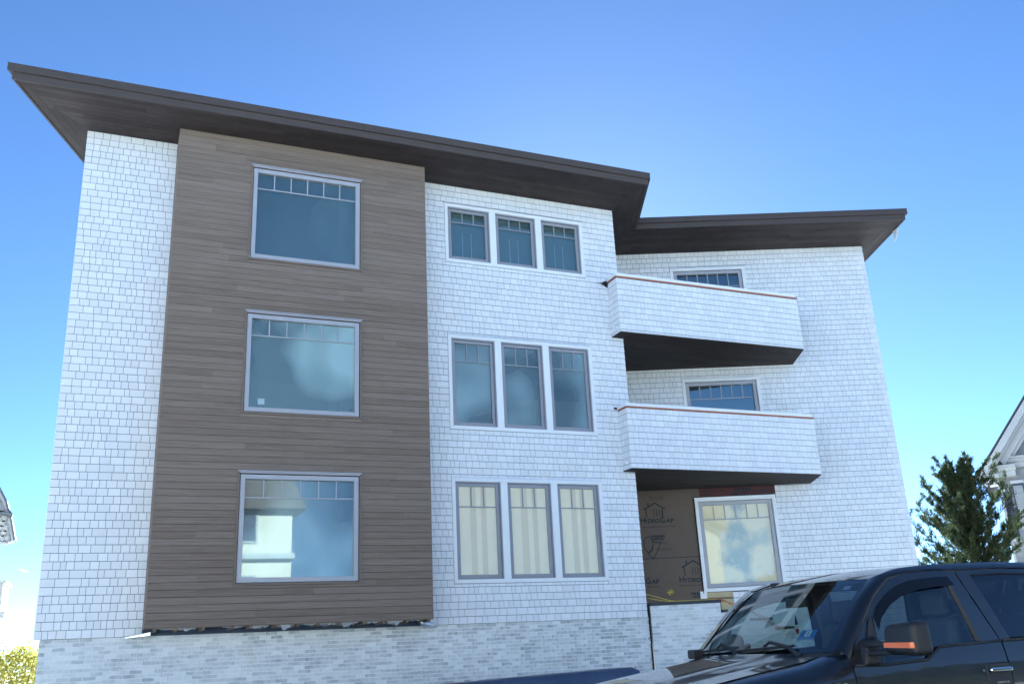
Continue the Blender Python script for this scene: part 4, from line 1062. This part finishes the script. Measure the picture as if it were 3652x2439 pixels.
    b = MB(); mpoly(b, [(-2.403,-12.36,-.13),(-2.396,-12.36,-.13),(-2.396,-12.36,.0),(-2.403,-12.36,.0)], [(-2.403,-12.53,-.13),(-2.396,-12.53,-.13),(-2.396,-12.53,.0),(-2.403,-12.53,.0)]); b.build('mirror_glass', M['chrome'], mir)
    for zz in (-.095, -.155):
        b = MB(); mpoly(b, [(-2.60,-12.06,zz-.022),(-2.49,-12.06,zz-.022),(-2.49,-12.06,zz+.022),(-2.60,-12.06,zz+.022)], [(-2.57,-12.33,zz-.018),(-2.48,-12.33,zz-.018),(-2.48,-12.33,zz+.018),(-2.57,-12.33,zz+.018)]); b.build('mirror_arm', M['tblack'], mir, bevel=.01)
    b = MB(); mpoly(b, [(-2.66,-12.05,-.27),(-2.45,-12.05,-.27),(-2.44,-12.05,-.03),(-2.60,-12.05,-.06)], [(-2.62,-12.135,-.235),(-2.48,-12.135,-.235),(-2.47,-12.13,-.05),(-2.57,-12.13,-.07)]); b.build('mirror_base', M['tblack'], mir, bevel=.015)

# roof, windscreen, hood
NS = 24
S_ = [k/NS for k in range(NS+1)]
cc = lambda s: 1-(2*s-1)**2
def lat(s, inset): return TY+inset+s*(2*(TC-TY)-2*inset)
xf = lambda s: -2.20-.03*cc(s)
rx = [0,.03,.12,.3,.55,.8,.95,1]
rows = []
for u in rx:
    rw = []
    for s in S_:
        x = xf(s)+(-.03-xf(s))*u
        z = float(np.interp(x, [-2.30,-2.20,-2.0,-1.65,-.9,-.35,-.03], [.385,.398,.463,.497,.515,.505,.46]))+.025*cc(s)
        rw.append((x, lat(s, .245), EH+z))
    rows.append(rw)
troof = MB().grid([r[::-1] for r in rows]).build('cab_roof', M['paint'], truck, smooth=True)
MB().grid([[(p[0]+.01, p[1], p[2]-.03) for p in r] for r in rows]).build('headliner', M['cloth'], troof, smooth=True)
def ws(s, u, d=0.):
    x0, z0 = -2.80-.10*cc(s), -.135+.0*cc(s); x1, z1 = xf(s)-.006, .392+.025*cc(s)
    x = x0+(x1-x0)*u-.012*math.sin(math.pi*u); z = z0+(z1-z0)*u+.010*math.sin(math.pi*u)
    return (x-d*.67, lat(s, .12+(.235-.12)*u), EH+z+d*.74)
MB().grid([[ws(s, u) for s in S_][::-1] for u in np.linspace(0, 1, 14)]).build('windscreen', M['tglass'], truck, smooth=True)
wsb = MB()
def band(s0, s1, u0, u1, d=-.003, n=14, m=3): wsb.grid([[ws(s0+(s1-s0)*i/n, u0+(u1-u0)*j/m, d) for i in range(n+1)][::-1] for j in range(m+1)])
band(0, 1, 0, .05); band(0, 1, .95, 1); band(0, .035, .05, .95, m=10); band(.965, 1, .05, .95, m=10)
wsb.build('windscreen_border', M['visor'], truck, smooth=True)
ML = MB().add([ws(.10,.86,-.004),ws(.145,.86,-.004),ws(.145,.915,-.004),ws(.10,.915,-.004)], [(0,1,2,3)]).build('clear_sticker', M['lens'], truck)
M['sky_blue'] = plain('blue_sticker', (.03,.17,.50), .5)
FSt = lambda x, d, z: ws(.235-x*.62, .17+z*1.5, -.006+d)
stk = MB().add([FSt(x, 0, z) for x, z in ((0,0),(.155,0),(.155,.085),(0,.085))], [(0,1,2,3)]).build('inspection_sticker', M['sky_blue'], truck)
MB().add([FSt(x, .001, z) for x, z in ((.055,.03),(.105,.03),(.105,.08),(.055,.08))], [(0,1,2,3)]).build('sticker_patch', M['trim'], stk)
MB().add([FSt(x, .001, z) for x, z in ((.01,.006),(.145,.006),(.145,.02),(.01,.02))], [(0,1,2,3)]).build('sticker_patch', M['lens'], stk)
text('6', FSt, .068, .036, .055, .0015, M['spray'], stk, 'sticker_number', depth=.0003)
# hood
rows = []
for u in np.linspace(0, 1, 30):
    rw = []
    for s in S_:
        xr, xfr = -2.885-.12*cc(s), -4.20-.12*cc(s)
        x = xr+(xfr-xr)*u
        dome = .028*(1/(1+math.exp(-(cc(s)-.62)*26)))*(1-.35*u)
        z = float(np.interp(x, [-4.35,-4.2,-4.0,-3.5,-3.05,-2.88], [-.46,-.385,-.33,-.258,-.20,-.165]))+.03*cc(s)+dome
        rw.append((x, lat(s, .175), EH+z))
    rows.append(rw)
MB().grid(rows).build('hood', M['paint'], truck, smooth=True)
b = MB(); b.grid([[(-2.86-.12*cc(s), lat(s,.12), EH-.178+.025*cc(s)) for s in S_], [(-2.79-.10*cc(s), lat(s,.10), EH-.139) for s in S_]][::-1]); b.build('cowl', M['tblack'], truck)
for s0, s1, sm in ((.20, .58, .27), (.60, .97, .66)):
    w = MB().tube([ws(s1, .02, .02), ws((s0+s1)/2, .035, .025), ws(s0, .06, .025)], [.010, .014, .010], 6).build('wiper', M['tblack'], truck)
    MB().tube([ws(s0-.06, -.07, .015), ws(s0+.02, .02, .045), ws((s0*.6+s1*.4), .085, .05), ws((s0+s1)/2, .05, .035)], [.022, .018, .014, .010], 6).build('wiper_arm', M['tblack'], w)
MB().box(-2.93, -2.80, -10.31, -10.22, EH-.165, EH-.085).build('cowl_end_cap', M['tblack'], truck, bevel=.015)
MB().box(-2.02, -1.92, -10.42, -10.36, EH+.43, EH+.475).build('roof_marker', M['tblack'], truck, bevel=.012)
# nose
b = MB(); b.box(-4.33, -4.15, TY+.28, -10.38, EH-.93, EH-.47); b.build('grille', M['tblack'], truck, bevel=.02)
for k in range(3): MB().box(-4.36, -4.33, TY+.5, -10.6, EH-.58-.12*k, EH-.53-.12*k).build('grille_bar', M['chrome'], truck, bevel=.01)
for y0_, y1_ in ((TY+.07, TY+.45), (-10.55, -10.17)): MB().box(-4.31, -4.05, y0_, y1_, EH-.74, EH-.47).build('headlight', M['lens'], truck, bevel=.03)
MB().box(-4.52, -4.2, TY+.05, -10.15, .48, .72).build('front_bumper', M['chrome'], truck, bevel=.05)
MB().box(1.70, 1.90, TY+.08, -10.18, .50, .72).build('rear_bumper', M['chrome'], truck, bevel=.04)
MB().box(1.64, 1.72, TY+.08, -10.18, EH-.75, EH-.11).build('tailgate', M['paint'], truck, bevel=.02)
MB().box(.06, 1.64, TY+.12, -10.22, EH-.66, EH-.60).build('bed_floor', M['tblack'], truck)
MB().box(-4.1, 1.6, TY+.35, -10.45, .42, .62).build('chassis', M['tblack'], truck)
MB().box(-2.75, .02, TY+.10, -10.20, EH-1.0, EH-.92).build('cab_floor', M['cloth'], truck)
MB().box(-4.1, -2.80, TY+.2, -10.3, EH-.75, EH-.49).build('engine_bay', M['tblack'], truck)
# cab back with glass
b = MB(); b.box(.0, .04, TY+.06, -10.16, EH-.95, EH-.02); b.hexa([(.0,TY+.1,EH-.02),(.04,TY+.1,EH-.02),(.04,TY+.45,EH-.02),(.0,TY+.45,EH-.02),(-.03,TY+.22,EH+.47),(.01,TY+.22,EH+.47),(.01,TY+.45,EH+.47),(-.03,TY+.45,EH+.47)])
b.hexa([(.0,-10.55,EH-.02),(.04,-10.55,EH-.02),(.04,-10.2,EH-.02),(.0,-10.2,EH-.02),(-.03,-10.55,EH+.47),(.01,-10.55,EH+.47),(.01,-10.32,EH+.47),(-.03,-10.32,EH+.47)]); b.box(-.03, .01, TY+.45, -10.55, EH+.40, EH+.47)
cb = b.build('cab_back', M['paint'], truck)
MB().hexa([(.0,TY+.45,EH-.02),(.006,TY+.45,EH-.02),(.006,-10.55,EH-.02),(.0,-10.55,EH-.02),(-.022,TY+.45,EH+.40),(-.016,TY+.45,EH+.40),(-.016,-10.55,EH+.40),(-.022,-10.55,EH+.40)]).build('rear_glass', M['pglass'], cb)
# interior
dash = [(-2.80,-.30),(-2.80,-.19),(-2.62,-.165),(-2.42,-.19),(-2.28,-.25),(-2.22,-.40),(-2.30,-.70)]
n = len(dash); MB().add([ip(x,.10,z) for x, z in dash]+[ip(x,1.90,z) for x, z in dash], [tuple(range(n)), tuple(range(2*n-1,n-1,-1))]+[(i, n+i, n+(i+1)%n, (i+1)%n) for i in range(n)]).build('dashboard', M['cloth'], truck, bevel=.02)
def seat(x, y, w):
    s = MB().box(x, x+.52, y, y+w, EH-.86, EH-.60).build('seat', M['cloth'], truck, bevel=.05, segs=3, smooth=True)
    MB().hexa([(x+.44,y,EH-.62),(x+.62,y,EH-.62),(x+.62,y+w,EH-.62),(x+.44,y+w,EH-.62),(x+.62,y+.05,EH+.08),(x+.74,y+.05,EH+.08),(x+.74,y+w-.05,EH+.08),(x+.62,y+w-.05,EH+.08)]).build('seat_back', M['cloth'], s, bevel=.05, segs=3, smooth=True)
    MB().box(x+.66, x+.77, y+w/2-.13, y+w/2+.13, EH+.09, EH+.29).build('headrest', M['cloth'], s, bevel=.045, segs=3, smooth=True)
seat(-2.05, -11.93, .56); seat(-2.05, -10.83, .56); seat(-.95, -11.93, .70); seat(-.95, -10.97, .70)
swp = Vector((-2.10, -11.62, EH-.17)); ax = Vector((.9, 0, .42)).normalized(); e1 = Vector((0,1,0)); e2 = ax.cross(e1)
stw = MB().tube([swp+(e1*math.cos(a)+e2*math.sin(a))*.185 for a in [2*math.pi*k/28 for k in range(29)]], .015, 8)
for a in (.2, 2.9, 4.7): stw.tube([swp, swp+(e1*math.cos(a)+e2*math.sin(a))*.185], .016, 6)
stw.tube([swp, swp-ax*.3], .03, 8); stw.build('steering_wheel', M['tblack'], truck, smooth=True)
MB().box(-2.36, -2.32, -11.23, -10.97, EH+.22, EH+.30).build('rear_view_mirror', M['tblack'], truck, bevel=.012)
# air freshener on the mirror
F_ = lambda x, d, z: (-2.37+x*.35, -11.10+x*.94, EH+z)
af = thing('air_freshener', (-2.37, -11.1, EH-.02), 'teardrop air freshener in blue, white and red hanging inside the windscreen', 'air freshener')
drop = [(0,.105)]+[(.042*math.sin(a)*(1-.25*math.cos(a)*0), -.0-.055*math.cos(a)) for a in np.linspace(math.pi*.80, 0, 10)]+[(-.042*math.sin(a), -.055*math.cos(a)) for a in np.linspace(0, math.pi*.80, 10)][1:]
def part_(z0, z1, m, nm):
    q = [Vector((x, z)) for x, z in drop]
    q = clip(q[::-1], Vector((0, z0)), Vector((0, 1))); q = clip(q, Vector((0, z1)), Vector((0, -1)))
    if len(q) > 2:
        b = MB(); c0 = [(-2.374+x*.30, -11.10+x*.95, EH+.06+z) for x, z in q]; c1 = [(a+.004, y-.001, z) for a, y, z in c0]; n = len(q)
        b.add(c0+c1, [tuple(range(n)), tuple(range(2*n-1,n-1,-1))]+[(i, n+i, n+(i+1)%n, (i+1)%n) for i in range(n)]); b.build(nm, m, af)
part_(.022, .12, plain('navy_card', (.03,.04,.12), .6), 'card_top'); part_(-.014, .021, plain('white_card', (.7,.7,.7), .6), 'card_band'); part_(-.06, -.015, plain('red_card', (.35,.04,.05), .6), 'card_base')
MB().tube([(-2.345,-11.10,EH+.21),(-2.372,-11.10,EH+.165)], .0015, 4).build('cord', M['trim'], af)

# ---------------------------------------------------------------- last bits
M['tornwhite'] = plain('torn_wrap', (.8,.8,.78), .7)
MB().hexa([(10.62,-1.30,EH+9.80),(10.72,-1.12,EH+9.76),(10.73,-1.13,EH+9.76),(10.63,-1.31,EH+9.80),(10.56,-1.45,EH+9.99),(10.63,-1.2,EH+9.99),(10.64,-1.21,EH+9.99),(10.57,-1.46,EH+9.99)]).build('torn_wrap', M['tornwhite'], house)
MB().hexa([(10.68,-1.18,EH+9.90),(10.86,-1.16,EH+9.98),(10.86,-1.15,EH+9.98),(10.68,-1.17,EH+9.90),(10.68,-1.18,EH+9.99),(10.86,-1.16,EH+9.99),(10.86,-1.15,EH+9.99),(10.68,-1.17,EH+9.99)]).build('torn_flashing', M['dark'], house)
